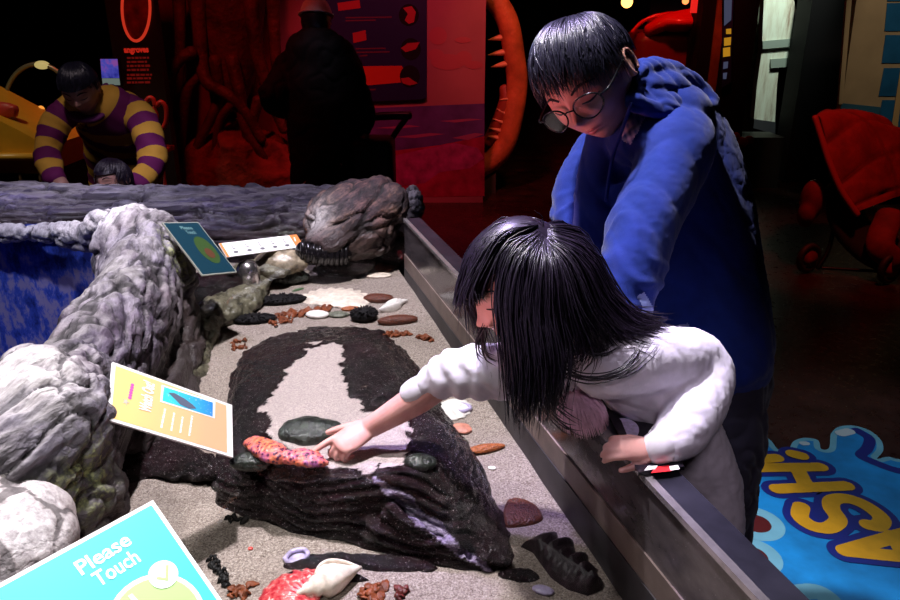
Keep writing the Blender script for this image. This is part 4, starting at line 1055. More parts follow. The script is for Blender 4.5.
# gathers on the reaching sleeve
c0, c1 = W(500, 371, 1.27), W(422, 389, 1.312); ax = (c1-c0)/np.linalg.norm(c1-c0); N = normals(swv)
Vs = swv[0]; tt = (Vs-c0) @ ax; rad = np.linalg.norm(Vs-c0-np.outer(tt, ax), axis=1)
msk = (tt > -.03) & (tt < .145) & (rad < .075)
ph = np.array([noise.noise(Vector(p*18)) for p in Vs])
Vs = Vs+N*(msk*np.sin(tt*2*PI/.034+ph*3.0)*.0035*np.clip(1-np.abs(tt-.07)/.10, 0, 1))[:, None]
sh = obj('sweatshirt', (Vs, swv[1]), m_sweat, gx)
def cuff(a, b, r, m, par):
    return obj('cuff', tube([a, (a+b)/2, b], [r*.96, r, r*.95], 24, 8), m, par)
m_rib = cloth('ribbed_cuff', (.64, .60, .66), 1500, bump=.5)
cuff(W(424, 388, 1.311), W(412, 395, 1.318), .0265, m_rib, sh)
cuff(W(667, 444, 1.108), W(655, 449, 1.098), .026, m_rib, sh)
pn = [tube([W(699, 510, 1.36), W(700, 560, 1.38)], [(.052, .07), (.058, .075)], 24, 8)]
for s, fx in ((-.055, .0), (.055, .10)):
    k_ = np.array([hip[0]+.02+fx*.3, hip[1]+s, .40]); a_ = np.array([hip[0]+.03+fx*.5, hip[1]+s*1.1, .10])
    pn.append(tube([W(700, 545, 1.375)+np.array([0, s*.6, 0]), k_, a_], [.058, .056, .050], 20, 16))
obj('trousers', folds(fuse(pn, .007, 4), .006, 18), m_jean, gx)
for s, fx in ((-.055, .0), (.055, .10)):
    a_ = np.array([hip[0]+.03+fx*.5, hip[1]+s*1.1, .0])
    obj('shoe', fuse([tube([a_+np.array([.03, 0, .040]), a_+np.array([-.05, 0, .036]), a_+np.array([-.12, 0, .026])], [(.036, .036), (.038, .034), (.030, .024)], 18, 14)], .005, 3), M('white_shoe', (.6, .6, .62), .5) if s < 0 else bpy.data.materials['white_shoe'], gx)
# hair
GD = [[(534, 224, 1.19), (502, 227, 1.24), (480, 256, 1.27), (482, 310, 1.26), (492, 345, 1.25), (500, 385, 1.23)],
      [(536, 222, 1.14), (502, 230, 1.155), (475, 256, 1.16), (466, 286, 1.165), (464, 302, 1.165), (467, 310, 1.165)],
      [(538, 226, 1.115), (504, 240, 1.105), (484, 272, 1.10), (475, 295, 1.10), (476, 307, 1.10), (479, 313, 1.10)],
      [(538, 231, 1.10), (511, 253, 1.085), (500, 295, 1.08), (506, 345, 1.075), (513, 398, 1.075), (518, 432, 1.08)],
      [(544, 238, 1.095), (533, 268, 1.065), (527, 312, 1.06), (533, 370, 1.055), (528, 438, 1.065)],
      [(545, 239, 1.095), (549, 272, 1.06), (551, 318, 1.055), (559, 370, 1.055), (543, 430, 1.075)],
      [(546, 240, 1.095), (565, 274, 1.07), (578, 316, 1.07), (590, 350, 1.085), (570, 372, 1.08), (562, 395, 1.08)],
      [(547, 238, 1.10), (578, 268, 1.09), (596, 305, 1.10), (618, 330, 1.115), (640, 338, 1.12), (648, 336, 1.13)],
      [(547, 233, 1.12), (585, 256, 1.125), (608, 295, 1.14), (632, 320, 1.155), (655, 328, 1.165), (664, 330, 1.17)],
      [(546, 226, 1.15), (580, 238, 1.19), (603, 280, 1.21), (622, 315, 1.20), (645, 325, 1.19), (658, 330, 1.18)],
      [(543, 225, 1.17), (560, 232, 1.24), (585, 270, 1.27), (600, 320, 1.26), (612, 350, 1.24)]]
GW = [cr([W(*p) for p in g], 18) for g in GD]
rnd = random.Random(21); paths = []
def lockpath(s, ln=1.0, jit=.004, inset=0):
    i = min(int(s), len(GW)-2); u = s-i; P = GW[i]*(1-u)+GW[i+1]*u
    k = max(6, int(18*min(1, ln))); P = P[:k].copy()
    j = np.array([rnd.gauss(0, jit) for _ in range(3)]); j2 = np.array([rnd.gauss(0, jit*1.6) for _ in range(3)])
    t_ = np.linspace(0, 1, len(P))[:, None]
    P = P+j*np.minimum(1, t_*4)+j2*t_**2
    Lq = (P-hc) @ HB.T/H; e = np.linalg.norm(Lq/np.array([.405, .50, .545]), axis=1); k_ = np.where(e < 1, 1/np.maximum(e, .2), 1.0)
    P = hc+(P-hc)*(k_*(1+.03*rnd.random()))[:, None]
    if .8 < s < 2.5:
        Lq = (P-hc) @ HB.T/H; cutz = .05+.03*rnd.random(); bad = np.where((Lq[:, 2] < cutz) & (Lq[:, 1] > .05))[0]
        if len(bad): P = P[:max(4, bad[0])]
    if False: P = P+(hc-P)/np.linalg.norm(hc-P, axis=1)[:, None]*inset*(t_ < 2)
    return P
for i in range(2600):
    s = rnd.uniform(0, 9.999)
    if 2.06 < s < 2.92: s = rnd.choice((rnd.uniform(1, 2.05), rnd.uniform(2.92, 5.2)))
    if s < .85 and rnd.random() < .55: continue
    ln = rnd.uniform(.93, 1.0) if (.9 < s < 2.2) else (rnd.uniform(.55, .82) if 5.3 < s < 6.9 else 1-.26*rnd.random()**1.6)
    paths.append(lockpath(s, ln, .0055, rnd.uniform(0, .012) if s < 7 else rnd.uniform(0, .006)))
hair = [strands(paths, .00105)]
fly = []
for pts in ([(560, 365, 1.09), (585, 376, 1.085), (618, 374, 1.085), (640, 357, 1.10), (652, 340, 1.12)], [(555, 372, 1.09), (590, 381, 1.082), (622, 372, 1.085), (636, 356, 1.10), (640, 345, 1.11)], [(552, 355, 1.09), (575, 352, 1.09), (600, 354, 1.09), (618, 345, 1.11)],
            [(540, 380, 1.08), (552, 400, 1.08), (566, 412, 1.09), (578, 418, 1.10)], [(536, 385, 1.08), (548, 408, 1.08), (566, 425, 1.09), (580, 430, 1.10)], [(556, 360, 1.08), (556, 385, 1.085), (562, 410, 1.09)],
            [(483, 330, 1.12), (482, 345, 1.12), (486, 355, 1.12), (496, 360, 1.11)], [(484, 326, 1.11), (480, 340, 1.12), (483, 354, 1.12), (492, 361, 1.11)],
            [(543, 232, 1.12), (533, 222, 1.12), (522, 219, 1.12)], [(545, 230, 1.13), (541, 218, 1.13), (532, 213, 1.13)]):
    P = cr([W(*p) for p in pts], 18)
    for k in range(5 if pts[0][1] > 240 else 2): fly.append(P+np.array([rnd.gauss(0, .0025) for _ in range(3)])+np.linspace(0, 1, 18)[:, None]*np.array([rnd.gauss(0, .006) for _ in range(3)]))
hair.append(strands(fly, .0011))
hair.append(cap_part(hl(hc, HB, H, 0, -.02, .03), HB, H, 1.06, lambda v: v[2] > -.32 and (v[1] < .06 or v[2] > .20)))
obj('hair', join(hair), m_hairg, gx, 'long straight black hair with violet sheen')
# things she holds or wears loose
fur = thing('fluffy_pompom', 'pink fluffy fur pompom hanging under the girl\'s chest over the rim', 'pompom', tuple(W(582, 412, 1.15)))
pc = W(578, 402, 1.165); paths = []
for i in range(520):
    a, e = rnd.uniform(0, 6.28), rnd.gauss(0, .5); d_ = np.array([math.cos(a)*math.cos(e), math.sin(a)*math.cos(e), math.sin(e)]); o_ = pc+d_*np.array([.022, .016, .012])
    paths.append(np.array([o_, o_+d_*.010+np.array([.002, 0, -.004]), o_+d_*.016+np.array([.006, -.002, -.016]), o_+d_*.018+np.array([.010, -.002, -.030])]))
obj('fur', join([strands(paths, .0009), ell(pc, (.026, .019, .015))]), M('pink_fur', (.90, .55, .70), .7, 0, .3, .25, 60), fur)
ZR = .8835
bk = thing('booklet', 'black booklet with red and white print under the girl\'s hand on the rim', 'booklet', tuple(WZ(640, 440, ZR)))
ck = [WZ(606, 413, ZR), WZ(641, 410, ZR), WZ(684, 470, ZR), WZ(638, 476, ZR)]
obj('cover', slab([p+UPV*.006 for p in ck], .006, UPV), M('black_cover', (.010, .008, .014), .25), bk, smooth=False)
def onz(pts, z, th=.0004): return slab([WZ(x, y, z) for x, y in pts], th, UPV)
obj('red_print', onz([(651, 473), (655, 467), (669, 465), (671, 471)], ZR+.0066), M('red_print', (.75, .02, .03), .4), bk, smooth=False)
obj('white_print_band', join([onz([(644, 470.5), (648, 466), (658, 465.5), (655, 469)], ZR+.0072), onz([(670.5, 470.5), (669, 466), (678, 465), (680, 469)], ZR+.0068)]), m_ink, bk, smooth=False)
obj('round_picture', onz([(621, 420)]+[(621+19*math.cos(a)*.9+1, 430-12*math.sin(a)) for a in np.linspace(1.75, -.9, 14)]+[(628, 437)], ZR+.0066), M('lilac_print', (.55, .48, .70), .5, 0, .5, .3, 150), bk, smooth=False)
# ================================================================== the boy
bh = W(590, 81, 1.38); BB = basis(38, 42, 15); H2 = .215
by = thing('person', 'boy with glasses and a royal blue hoodie bending down to look over the girl', 'person', (.60, 1.36, 0))
nk = W(644, 108, 1.45)
body = head_part(bh, BB, H2)
body.append(tube([hl(bh, BB, H2, 0, -.10, -.22), hl(bh, BB, H2, 0, -.16, -.42), nk], [.052, .050, .058], 20, 12))
wst = W(712, 345, 1.52)
body.append(tube([nk, W(668, 160, 1.49), W(690, 250, 1.51), wst, wst+np.array([.02, .01, -.10])], [(.055, .045), (.10, .06), (.10, .07), (.10, .08), (.10, .085)], 24, 20, up=camvec(0, 0, 1)))
l1, l2, l3 = W(678, 145, 1.38), W(640, 235, 1.31), W(600, 335, 1.27)
r1, r2, r3 = W(606, 150, 1.56), W(577, 205, 1.56), W(586, 256, 1.50)
body.append(tube([l1, l2, l3], [.045, .040, .026], 18, 20)); body.append(tube([r1, r2, r3], [.045, .038, .027], 18, 20))
body += hand_parts(l3, np.array([-.25, .1, -.6]), np.array([.8, -.6, .1]), .155, [(.5, .8, .5)]*4, 1, .06, (.5, .4))
body += hand_parts(r3, W(604, 285, 1.46)-r3, camvec(-.4, .5, .7), .150, [(.4, .7, .4)]*4, 1, .06, (.5, .4))
lh = W(727, 380, 1.52); kn1 = W(726, 500, 1.53); LK = [lh, kn1, np.array([kn1[0]+.0, kn1[1]+.02, .08])]
rh = W(705, 380, 1.64); kn2 = rh+np.array([.01, .03, -.40]); RK = [rh, kn2, np.array([kn2[0]+.02, kn2[1]+.03, .08])]
for K in (LK, RK): body.append(tube(K, [.068, .052, .036], 18, 20))
bd2 = fuse(body, .0027, 2)
obj('body', bd2, m_skin_b, by)
b2 = bvh_of(bd2); face_bits(by, bh, BB, H2, b2)
hd = [tube([W(640, 118, 1.43), W(660, 150, 1.47), W(672, 200, 1.49), W(690, 270, 1.51), wst, W(716, 362, 1.53)], [(.085, .07), (.145, .095), (.162, .110), (.150, .115), (.128, .115), (.118, .11)], 32, 30, up=camvec(0, 0, 1)),
      tube([W(668, 128, 1.41), l1, W(660, 190, 1.345), l2, W(626, 285, 1.29), W(614, 322, 1.275)], [.050, .068, .066, .062, .058, .046], 24, 36),
      tube([W(628, 140, 1.52), r1, W(586, 180, 1.56), r2, W(576, 232, 1.53), W(580, 247, 1.51)], [.06, .062, .056, .054, .047, .040], 24, 30),
      tube([W(602, 148, 1.47), W(600, 200, 1.47), W(606, 260, 1.46), W(615, 285, 1.46)], [(.040, .045), (.050, .05), (.046, .05), (.02, .03)], 20, 20),
      ell(W(668, 112, 1.44), (.085, .075, .06)), tube([W(626, 128, 1.42), W(634, 140, 1.40), W(650, 140, 1.39)], [.04, .05, .05], 16, 10), ell(W(612, 140, 1.46), (.055, .05, .05))]
V, Fc = fuse(hd, .0052, 6)
hv = folds(folds((V, Fc), .0065, 8, camvec(.6, -.75, .1), .30), .0016, 30, camvec(.75, -.5, .1), .4)
for c0, c1, r_ in ((W(660, 200, 1.34), W(614, 322, 1.275), .085), (W(590, 165, 1.56), W(578, 247, 1.51), .08)):
    ax = (c1-c0); Ln = np.linalg.norm(ax); ax = ax/Ln; N = normals(hv); Vs = hv[0]; tt = (Vs-c0) @ ax; rad = np.linalg.norm(Vs-c0-np.outer(tt, ax), axis=1)
    ph = np.array([noise.noise(Vector(p*11)) for p in Vs]); msk = (tt > -.02) & (tt < Ln+.02) & (rad < r_)
    hv = (Vs+N*(msk*(np.sin(tt*2*PI/.052+ph*7)*.5+.5)**3*.0050*np.clip(tt/Ln*1.6-.2+ph*.6, 0, 1))[:, None], hv[1])
ho = obj('hoodie', hv, m_hood, by)
hb_ = bvh_of(hv)
# hood: folded cloth ring lying behind the neck
hp = [(631, 82, 1.36), (640, 70, 1.37), (658, 66, 1.40), (682, 74, 1.43), (702, 90, 1.45), (711, 106, 1.45), (698, 116, 1.41), (672, 112, 1.37), (648, 108, 1.35), (634, 100, 1.34)]
hood = [tube([W(*p) for p in hp], [(.020, .016)]*10, 16, 60, closed=True), tube([W(645, 84, 1.38), W(668, 86, 1.41), W(692, 100, 1.43)], [(.030, .022), (.040, .026), (.026, .018)], 20, 20), tube([W(640, 96, 1.37), W(668, 100, 1.39), W(696, 110, 1.42)], [(.022, .018), (.030, .018), (.020, .012)], 20, 20)]
obj('hood', folds(fuse(hood, .004, 3), .008, 22, camvec(.8, -.4, .1), .4), m_hood, ho)
t = NT('plaid_patch'); v = t.co((1, 1, 1), (0, .5, .3)); w1 = t.n('TexWave'); w1.inputs['Scale'].default_value = 32; t.t.links.new(v, w1.inputs[0]); w2 = t.n('TexWave'); w2.bands_direction = 'Z'; w2.inputs['Scale'].default_value = 24; t.t.links.new(v, w2.inputs[0])
t.bsdf(t.mix(t.math('MULTIPLY', t.math('ADD', w1.outputs['Fac'], w2.outputs['Fac']), .5), (.04, .08, .34), (.62, .60, .74)), .6); m_plaid = t.m
obj('shoulder_patch', drape([(641, 102), (645.5, 110), (645, 121), (640, 130), (632, 145), (622, 141), (623, 130), (629, 118), (636, 109)], hb_, .004), m_plaid, ho, 'pale blue and white checked patch')
hem = drape([(634, 296), (642, 290), (650, 306), (666, 326), (688, 322), (692, 327), (686, 333), (660, 333), (644, 318)], hb_, .006)
if len(hem[1]): obj('pocket_edge', hem, cloth('blue_grey_hem', (.16, .20, .42)), ho, 'paler blue-grey pocket edge')
obj('zip_cord', tube([np.array(x)+0 for x in (W(631, 104, 1.33), W(622, 130, 1.345), W(612, 160, 1.37), W(606, 200, 1.38))], .0035, 8, 20), m_hood, ho)
jn = [tube([wst+np.array([.0, .0, .02]), wst+np.array([.02, .01, -.10])], [(.112, .10), (.12, .105)], 28, 10, up=camvec(0, 0, 1))]
for K in (LK, RK): jn.append(tube(K[:2]+[K[2]+np.array([0, 0, .03])], [.080, .062, .056], 22, 24))
obj('jeans', folds(fuse(jn, .0065, 4), .009, 15), m_jean, by)
for K in (LK, RK):
    a_ = K[2]*np.array([1, 1, 0])
    obj('shoe', fuse([tube([a_+np.array([.05, 0, .048]), a_+np.array([-.06, 0, .042]), a_+np.array([-.16, -.01, .030])], [(.042, .044), (.046, .040), (.036, .028)], 18, 14)], .006, 3), m_dark, by)
def am(ph):
    c_ = math.cos(ph); return 1.64+.14*c_+.07*math.sin(ph*9) if c_ > .45 else (1.22+.35*max(0, c_) if c_ > -.35 else 1.2)
pb = short_hair(bh, BB, H2, 2600, 5, (0.05, -.25, .46), am, .0013, 1.06, .12)
keep = lambda v: v[2] > -.08 and (v[1] < .10 or v[2] > .24) if v[1] > -.25 else v[2] > -.26
obj('hair', join([strands(pb, .0013), cap_part(bh, BB, H2, 1.05, keep)]), m_hairb, by, 'short black hair with a thick fringe')
gl_ = obj('glasses', join([tube([hl(bh, BB, H2, s*.172+.128*math.cos(a)*(1+.06*math.sin(a)), .50-.05*abs(math.cos(a))*(1 if s*math.cos(a) > 0 else 0), -.035+.100*math.sin(a)) for a in np.linspace(0, 2*PI, 28, endpoint=False)], .0016, 8, closed=True) for s in (-1, 1)]
      + [tube([hl(bh, BB, H2, -.048, .505, -.01), hl(bh, BB, H2, 0, .525, .005), hl(bh, BB, H2, .048, .505, -.01)], .0016, 8, 10)]
      + [tube([hl(bh, BB, H2, s*.300, .455, .0), hl(bh, BB, H2, s*.375, .38, .01), hl(bh, BB, H2, s*.395, .0, .055), hl(bh, BB, H2, s*.385, -.08, .03)], .0018, 8, 18) for s in (-1, 1)]), M('dark_metal_frame', (.02, .02, .025), .25, .8), by, 'thin dark metal glasses')
t = NT('spectacle_lens'); fr_ = t.n('Fresnel'); tr_ = t.n('BsdfTransparent'); gs_ = t.n('BsdfGlossy'); gs_.inputs['Roughness'].default_value = .03; mx = t.n('MixShader'); t.t.links.new(fr_.outputs[0], mx.inputs[0]); t.t.links.new(tr_.outputs[0], mx.inputs[1]); t.t.links.new(gs_.outputs[0], mx.inputs[2]); t.t.links.new(mx.outputs[0], t.out.inputs[0])
for s in (-1, 1):
    P = [hl(bh, BB, H2, s*.172+.125*math.cos(a), .498-.045*abs(math.cos(a))*(1 if s*math.cos(a) > 0 else 0), -.035+.097*math.sin(a)) for a in np.linspace(0, 2*PI, 28, endpoint=False)]
    obj('lens', (np.array(P+[np.mean(P, 0)+BB[1]*.002]), [(i, (i+1) % 28, 28) for i in range(28)]), t.m, gl_)
# ================================================================== the hall
t = NT('hall_floor'); n = t.noise(5, 5, .65); n2 = t.noise(28, 4, .6)
t.bsdf(t.ramp(n, [(.35, (.018, .006, .005)), (.65, (.055, .018, .014))]), t.ramp(n2, [(.3, .22), (.7, .42)]), 0, .5, t.bump(n2, .15, .004)); m_floor = t.m
def quad(x0, y0, z0, x1, y1, z1): return box(((x0+x1)/2, (y0+y1)/2, (z0+z1)/2), (abs(x1-x0), abs(y1-y0), abs(z1-z0)))
struct('floor', quad(-6, -2, -.1, 6.5, 9.2, 0), m_floor, smooth=False)
m_wall = M('dark_hall_wall', (.020, .012, .016), .8, 0, .2, .4, 4)
struct('wall_back', quad(-6, 9.2, 0, 6.5, 9.3, 3.4), m_wall, smooth=False)
struct('wall_left', quad(-6.1, -2, 0, -6, 9.2, 3.4), m_wall, smooth=False)
struct('wall_right', quad(6.5, -2, 0, 6.6, 9.2, 3.4), m_wall, smooth=False)
struct('wall_front', quad(-6, -2.1, 0, 6.5, -2, 3.4), m_wall, smooth=False)
struct('ceiling', quad(-6, -2, 3.4, 6.5, 9.2, 3.5), m_wall, smooth=False)
# ------------------------------------------------ splash sticker on the floor
def fl(pts, z=.0): return [np.array([*WZ(x, y, 0)[:2], z]) for x, y in pts]
so = [(690, 545), (735, 470), (752, 432), (762, 434), (771, 441), (778.5, 450), (787.7, 451.5), (793, 442), (804, 438), (818, 440.5), (821, 449), (829, 448), (831, 434), (839, 427), (854, 426), (870, 431), (881, 440.5), (883, 451), (877, 459), (888, 457), (905, 459), (960, 450), (1010, 480), (1040, 640), (900, 760), (740, 720), (690, 620)]
def smooth_poly(pts, z, n=160, shrink=0):
    P = np.array(fl(pts, z)); P = cr(np.vstack([P, P[:1]]), n+1)[:-1]
    if shrink:
        T = np.roll(P, -1, 0)-np.roll(P, 1, 0); T /= np.linalg.norm(T, axis=1)[:, None]+1e-9
        Nn = np.stack([-T[:, 1], T[:, 0], 0*T[:, 0]], 1); c = P.mean(0)
        s_ = np.sign(sum(np.cross(P[i]-c, P[(i+1) % n]-c)[2] for i in range(n))); P = P+Nn*shrink*s_
    return P
st_ = thing('floor_sticker', 'big blue splash sticker with yellow letters on the dark floor', 'floor sticker', tuple(np.array([1.3, 2.0, .0])))
def flat(P, z, th=.0008): P = np.asarray(P).copy(); P[:, 2] = z; return slab(P, th, UPV)
m_sky = M('sticker_pale_blue', (.16, .42, .55), .45, 0, .4, .15, 8); m_blu = M('sticker_blue', (.008, .24, .62), .45, 0, .4, .30, 6); m_nav = M('sticker_navy', (.006, .015, .20), .45); m_yel = M('sticker_yellow', (.72, .36, .012), .45, 0, .4, .18, 9)
obj('sticker_border', flat(smooth_poly(so, 0), .0012), m_sky, st_, 'pale blue wavy border', smooth=False)
obj('sticker_fill', flat(smooth_poly(so, 0, 160, .022), .0020), m_blu, st_, 'bright blue fill', smooth=False)
def stroke(pts, r, z, cell=.0045):
    """flat stroke of constant width on the floor: union of everything within r of the centre line"""
    P = np.array(fl(pts))[:, :2]; P = cr(P, max(6, 8*len(P))) if len(P) > 2 else np.array([P[0]*(1-u)+P[1]*u for u in np.linspace(0, 1, 4)])
    lo, hi = P.min(0)-r-cell*2, P.max(0)+r+cell*2; nx, ny = ((hi-lo)/cell).astype(int)+1
    X, Y = np.meshgrid(lo[0]+cell*np.arange(nx), lo[1]+cell*np.arange(ny)); G = np.stack([X.ravel(), Y.ravel()], 1)
    best = np.full(len(G), 9.0); near = np.zeros_like(G)
    for a, b in zip(P[:-1], P[1:]):
        d = b-a; u = np.clip(((G-a) @ d)/(d @ d+1e-12), 0, 1); q = a+u[:, None]*d; e = np.linalg.norm(G-q, axis=1); k = e < best; best[k] = e[k]; near[k] = q[k]
    out = best > r; Q = G.copy(); Q[out] = near[out]+(G[out]-near[out])/best[out][:, None]*r
    ok = (best < r+cell*.75).reshape(ny, nx); V = []; ids = -np.ones((ny, nx), int); Fc = []
    for j in range(ny):
        for i in range(nx):
            if ok[j, i]: ids[j, i] = len(V); V.append((*Q[j*nx+i], z))
    for j in range(ny-1):
        for i in range(nx-1):
            f = [ids[j, i], ids[j, i+1], ids[j+1, i+1], ids[j+1, i]]; f = [k for k in f if k >= 0]
            if len(f) >= 3: Fc.append(tuple(f))
    return np.array(V), Fc
def strokes(ss, r, z): return join([stroke(s_, r, z+.00025*j) for j, s_ in enumerate(ss)])
LT = [('i', [[(742, 462), (776, 459)], [(793, 455), (801, 457)]]), ('H', [[(752, 469), (820, 468)], [(777, 490), (846, 487)], [(797, 470), (806, 487)]]),
      ('S', [[(801, 508), (800, 518), (812, 527), (828, 529), (838, 521), (831, 509), (833, 501), (848, 500), (866, 507), (881, 519), (878, 527), (868, 526)]]),
      ('A', [[(845, 552), (905, 535), (965, 522)], [(845, 552), (905, 558), (975, 562)], [(893, 537), (905, 557)]])]
for k, (ch, ss) in enumerate(LT):
    r_ = .027
    lt = obj('letter', strokes(ss, r_, .0050), m_yel, st_, 'yellow letter '+ch, smooth=False)
    obj('letter_outline', strokes(ss, r_+.024, .0026+.0005*k), m_nav, lt, 'dark blue outline', smooth=False)
obj('splash_shade', stroke([(857, 431), (869, 439), (867, 449), (861, 456), (872, 462), (890, 469), (905, 473)], .020, .0026), m_nav, st_, smooth=False)
m_sw = M('sticker_white', (.55, .62, .66), .4)
obj('splash_shine', stroke([(841, 434), (849, 432)], .022, .0032), m_sw, st_, smooth=False); obj('splash_shine', stroke([(803, 444), (806, 444)], .014, .0032), m_sw, st_, smooth=False)
m_dr = M('sticker_dark_red', (.08, .006, .008), .4)
for a_, b_ in (((746, 522), (756, 524)), ((740, 556), (752, 557))):
    dp = obj('splash_drop', stroke([a_, b_], .085, .0024), m_sky, st_, 'pale blue ring', smooth=False); obj('drop_center', stroke([a_, b_], .045, .0029), m_dr, dp, smooth=False)
obj('splash_drop', stroke([(770, 600), (815, 592), (840, 610)], .03, .0024), m_sky, st_, smooth=False)
# ------------------------------------------------ painted information wall
YP = 6.2
def wp(pts, y=YP): return [WY(px, py, y) for px, py in pts]
def wall_poly(pts, y, off, th=.0012): return slab([p+np.array([0, -off, 0]) for p in wp(pts, y)], th, (0, -1, 0))
pw = thing('mural_wall', 'free-standing painted wall of red sky, violet sea and sand behind the pool', 'painted wall', tuple(WY(420, 195, YP)*np.array([1, 1, 0])))
x0_, x1_ = WY(283, 100, YP)[0], WY(484.5, 100, YP)[0]
obj('panel', quad(x0_, YP, .0, x1_, YP+.25, 2.6), M('mural_sky', (.36, .12, .16), .6, 0, .3, .15, 2), pw, 'pinkish painted sky', smooth=False)
obj('sea_print', wall_poly([(283, 116), (350, 109), (484.5, 103.5), (484.5, 136), (440, 145), (392, 151), (283, 155)], YP, .0016), M('mural_sea', (.10, .045, .22), .6, 0, .3, .3, 6), pw, 'violet painted sea', smooth=False)
obj('wave_print', join([wall_poly(p, YP, .0026) for p in ([(375, 128), (410, 125), (420, 126.5), (395, 128.5)], [(395, 137), (430, 133), (445, 134), (415, 138)], [(440, 121), (470, 118.5), (482, 119.5), (455, 122.5)], [(452, 138), (475, 133), (484, 134), (468, 140)])]), M('mural_wave', (.34, .07, .22), .6), pw, smooth=False)
obj('beach_print', wall_poly([(283, 155), (392, 151), (440, 145), (484.5, 136), (484.5, 196), (283, 200)], YP, .0016), M('mural_beach', (.36, .012, .075), .6, 0, .3, .4, 9), pw, 'magenta red painted beach', smooth=False)
obj('foam_print', wall_poly([(388, 157), (420, 150), (455, 143), (478, 148), (484, 158), (470, 168), (440, 172), (425, 183), (400, 186), (388, 176)], YP, .0026), M('mural_foam', (.38, .035, .20), .6, 0, .3, .4, 12), pw, 'pink patch of painted foam', smooth=False)
m_cloud = M('mural_cloud', (.42, .085, .12), .6)
obj('cloud_print', join([wall_poly([(430+cx+rx*math.cos(a), cy+ry*math.sin(a)) for a in np.linspace(0, 2*PI, 20, endpoint=False)], YP, .0020+.0002*i) for i, (cx, cy, rx, ry) in enumerate([(8, 36, 9, 9), (6, 55, 8, 6), (18, 62, 17, 8), (34, 58, 8, 7), (44, 65, 9, 4), (33, 40, 8, 3)])]), m_cloud, pw, 'reddish painted clouds', smooth=False)
ib = obj('info_board', wall_poly([(325, -12), (427, -12), (427, 97), (422, 99), (325, 103)], YP, .03, .026), M('board_navy', (.010, .012, .075), .45), pw, 'dark blue information board', smooth=False)
m_rp = M('red_board_print', (.40, .02, .03), .5); m_pt = M('dim_red_text', (.12, .02, .05), .5)
obj('orange_band', wall_poly([(357, 66), (402, 65.5), (407, 74), (402, 82), (357, 86)], YP, .0312), M('orange_board_print', (.55, .04, .01), .5), ib, 'red orange band', smooth=False)
for i, (cx, cy) in enumerate(((409, 15), (411, 49), (410, 76))):
    obj('round_picture', wall_poly([(cx+10*math.cos(a), cy+11*math.sin(a)) for a in np.linspace(0, 2*PI, 24, endpoint=False)], YP, .0318), m_dark, ib, smooth=False)
    obj('picture_animal', wall_poly([[(403, 8), (412, 6), (416, 12), (414, 22), (409, 24), (405, 20), (408, 14)], [(401, 48), (408, 43), (420, 42), (416, 49), (406, 52)], [(401, 78), (409, 77), (418, 83), (410, 85), (403, 83)]][i], YP, .0326), m_rp, ib, smooth=False)
obj('board_tags', join([wall_poly(p, YP, .0314) for p in ([(338, 3), (360, 0), (361, 8), (339, 11)], [(353, 33), (366, 30), (367, 40), (354, 43)])]), m_rp, ib, smooth=False)
obj('board_text', join([wall_poly([(x, y), (x+w_, y-.6), (x+w_, y+.8), (x, y+1.4)], YP, .0312) for x, y, w_ in ((346, 17, 46), (346, 20, 30), (356, 48, 30), (356, 51.5, 34), (360, 55, 8), (360, 89, 16))]), m_pt, ib, 'dim rows of small print', smooth=False)
# ------------------------------------------------ shark jaw
YJ = 6.6
sj = thing('shark_jaw', 'giant red-lit open shark jaw with teeth beside the painted wall', 'shark jaw', tuple(WY(486, 172, YJ)))
pts = [WY(x, y, YJ) for x, y in ((452, 4), (470, -8), (490, -4), (507, 20), (514, 55), (517, 85), (512, 120), (504, 146), (490, 162), (470, 170), (452, 160))]
m_jaw = M('jaw_cartilage', (.60, .17, .06), .5, 0, .4, .3, 8, .3, 40, .02)
obj('jaw_ring', tube(pts, [(.06, .07), (.075, .08), (.085, .09), (.09, .09), (.085, .09), (.06, .09), (.085, .09), (.10, .09), (.11, .09), (.10, .09), (.07, .08)], 18, 60), m_jaw, sj)
obj('gum', tube([WY(x, y, YJ+.03) for x, y in ((505, 88), (506, 100), (500, 118), (494, 132), (488, 142))], [(.03, .05), (.065, .06), (.065, .06), (.05, .06), (.03, .05)], 14, 24), M('jaw_gum', (.34, .06, .03), .5), sj)
for x, y, dx, dy in ((490, 37, -9, 3), (491, 52, -10, 3), (492, 64, -8, 3), (499, 98, -6, 2), (496, 116, -6, -7), (494, 124, -8, -5), (491, 132, -9, -4), (489, 139, -8, -3)):
    x += 7; a_, b_ = WY(x+7, y, YJ), WY(x+dx, y+dy, YJ-.02); obj('tooth', tube([a_, (a_+b_)/2, b_], [(.05, .03), (.034, .02), (.003, .003)], 10, 8), M('jaw_tooth', (.80, .40, .20), .4) if 'jaw_tooth' not in bpy.data.materials else bpy.data.materials['jaw_tooth'], sj)
obj('jaw_stand', quad(WY(478, 160, YJ)[0], YJ-.05, 0, WY(496, 160, YJ)[0], YJ+.1, WY(486, 168, YJ)[2]), M('stand_dark', (.05, .05, .05), .6), sj, smooth=False)
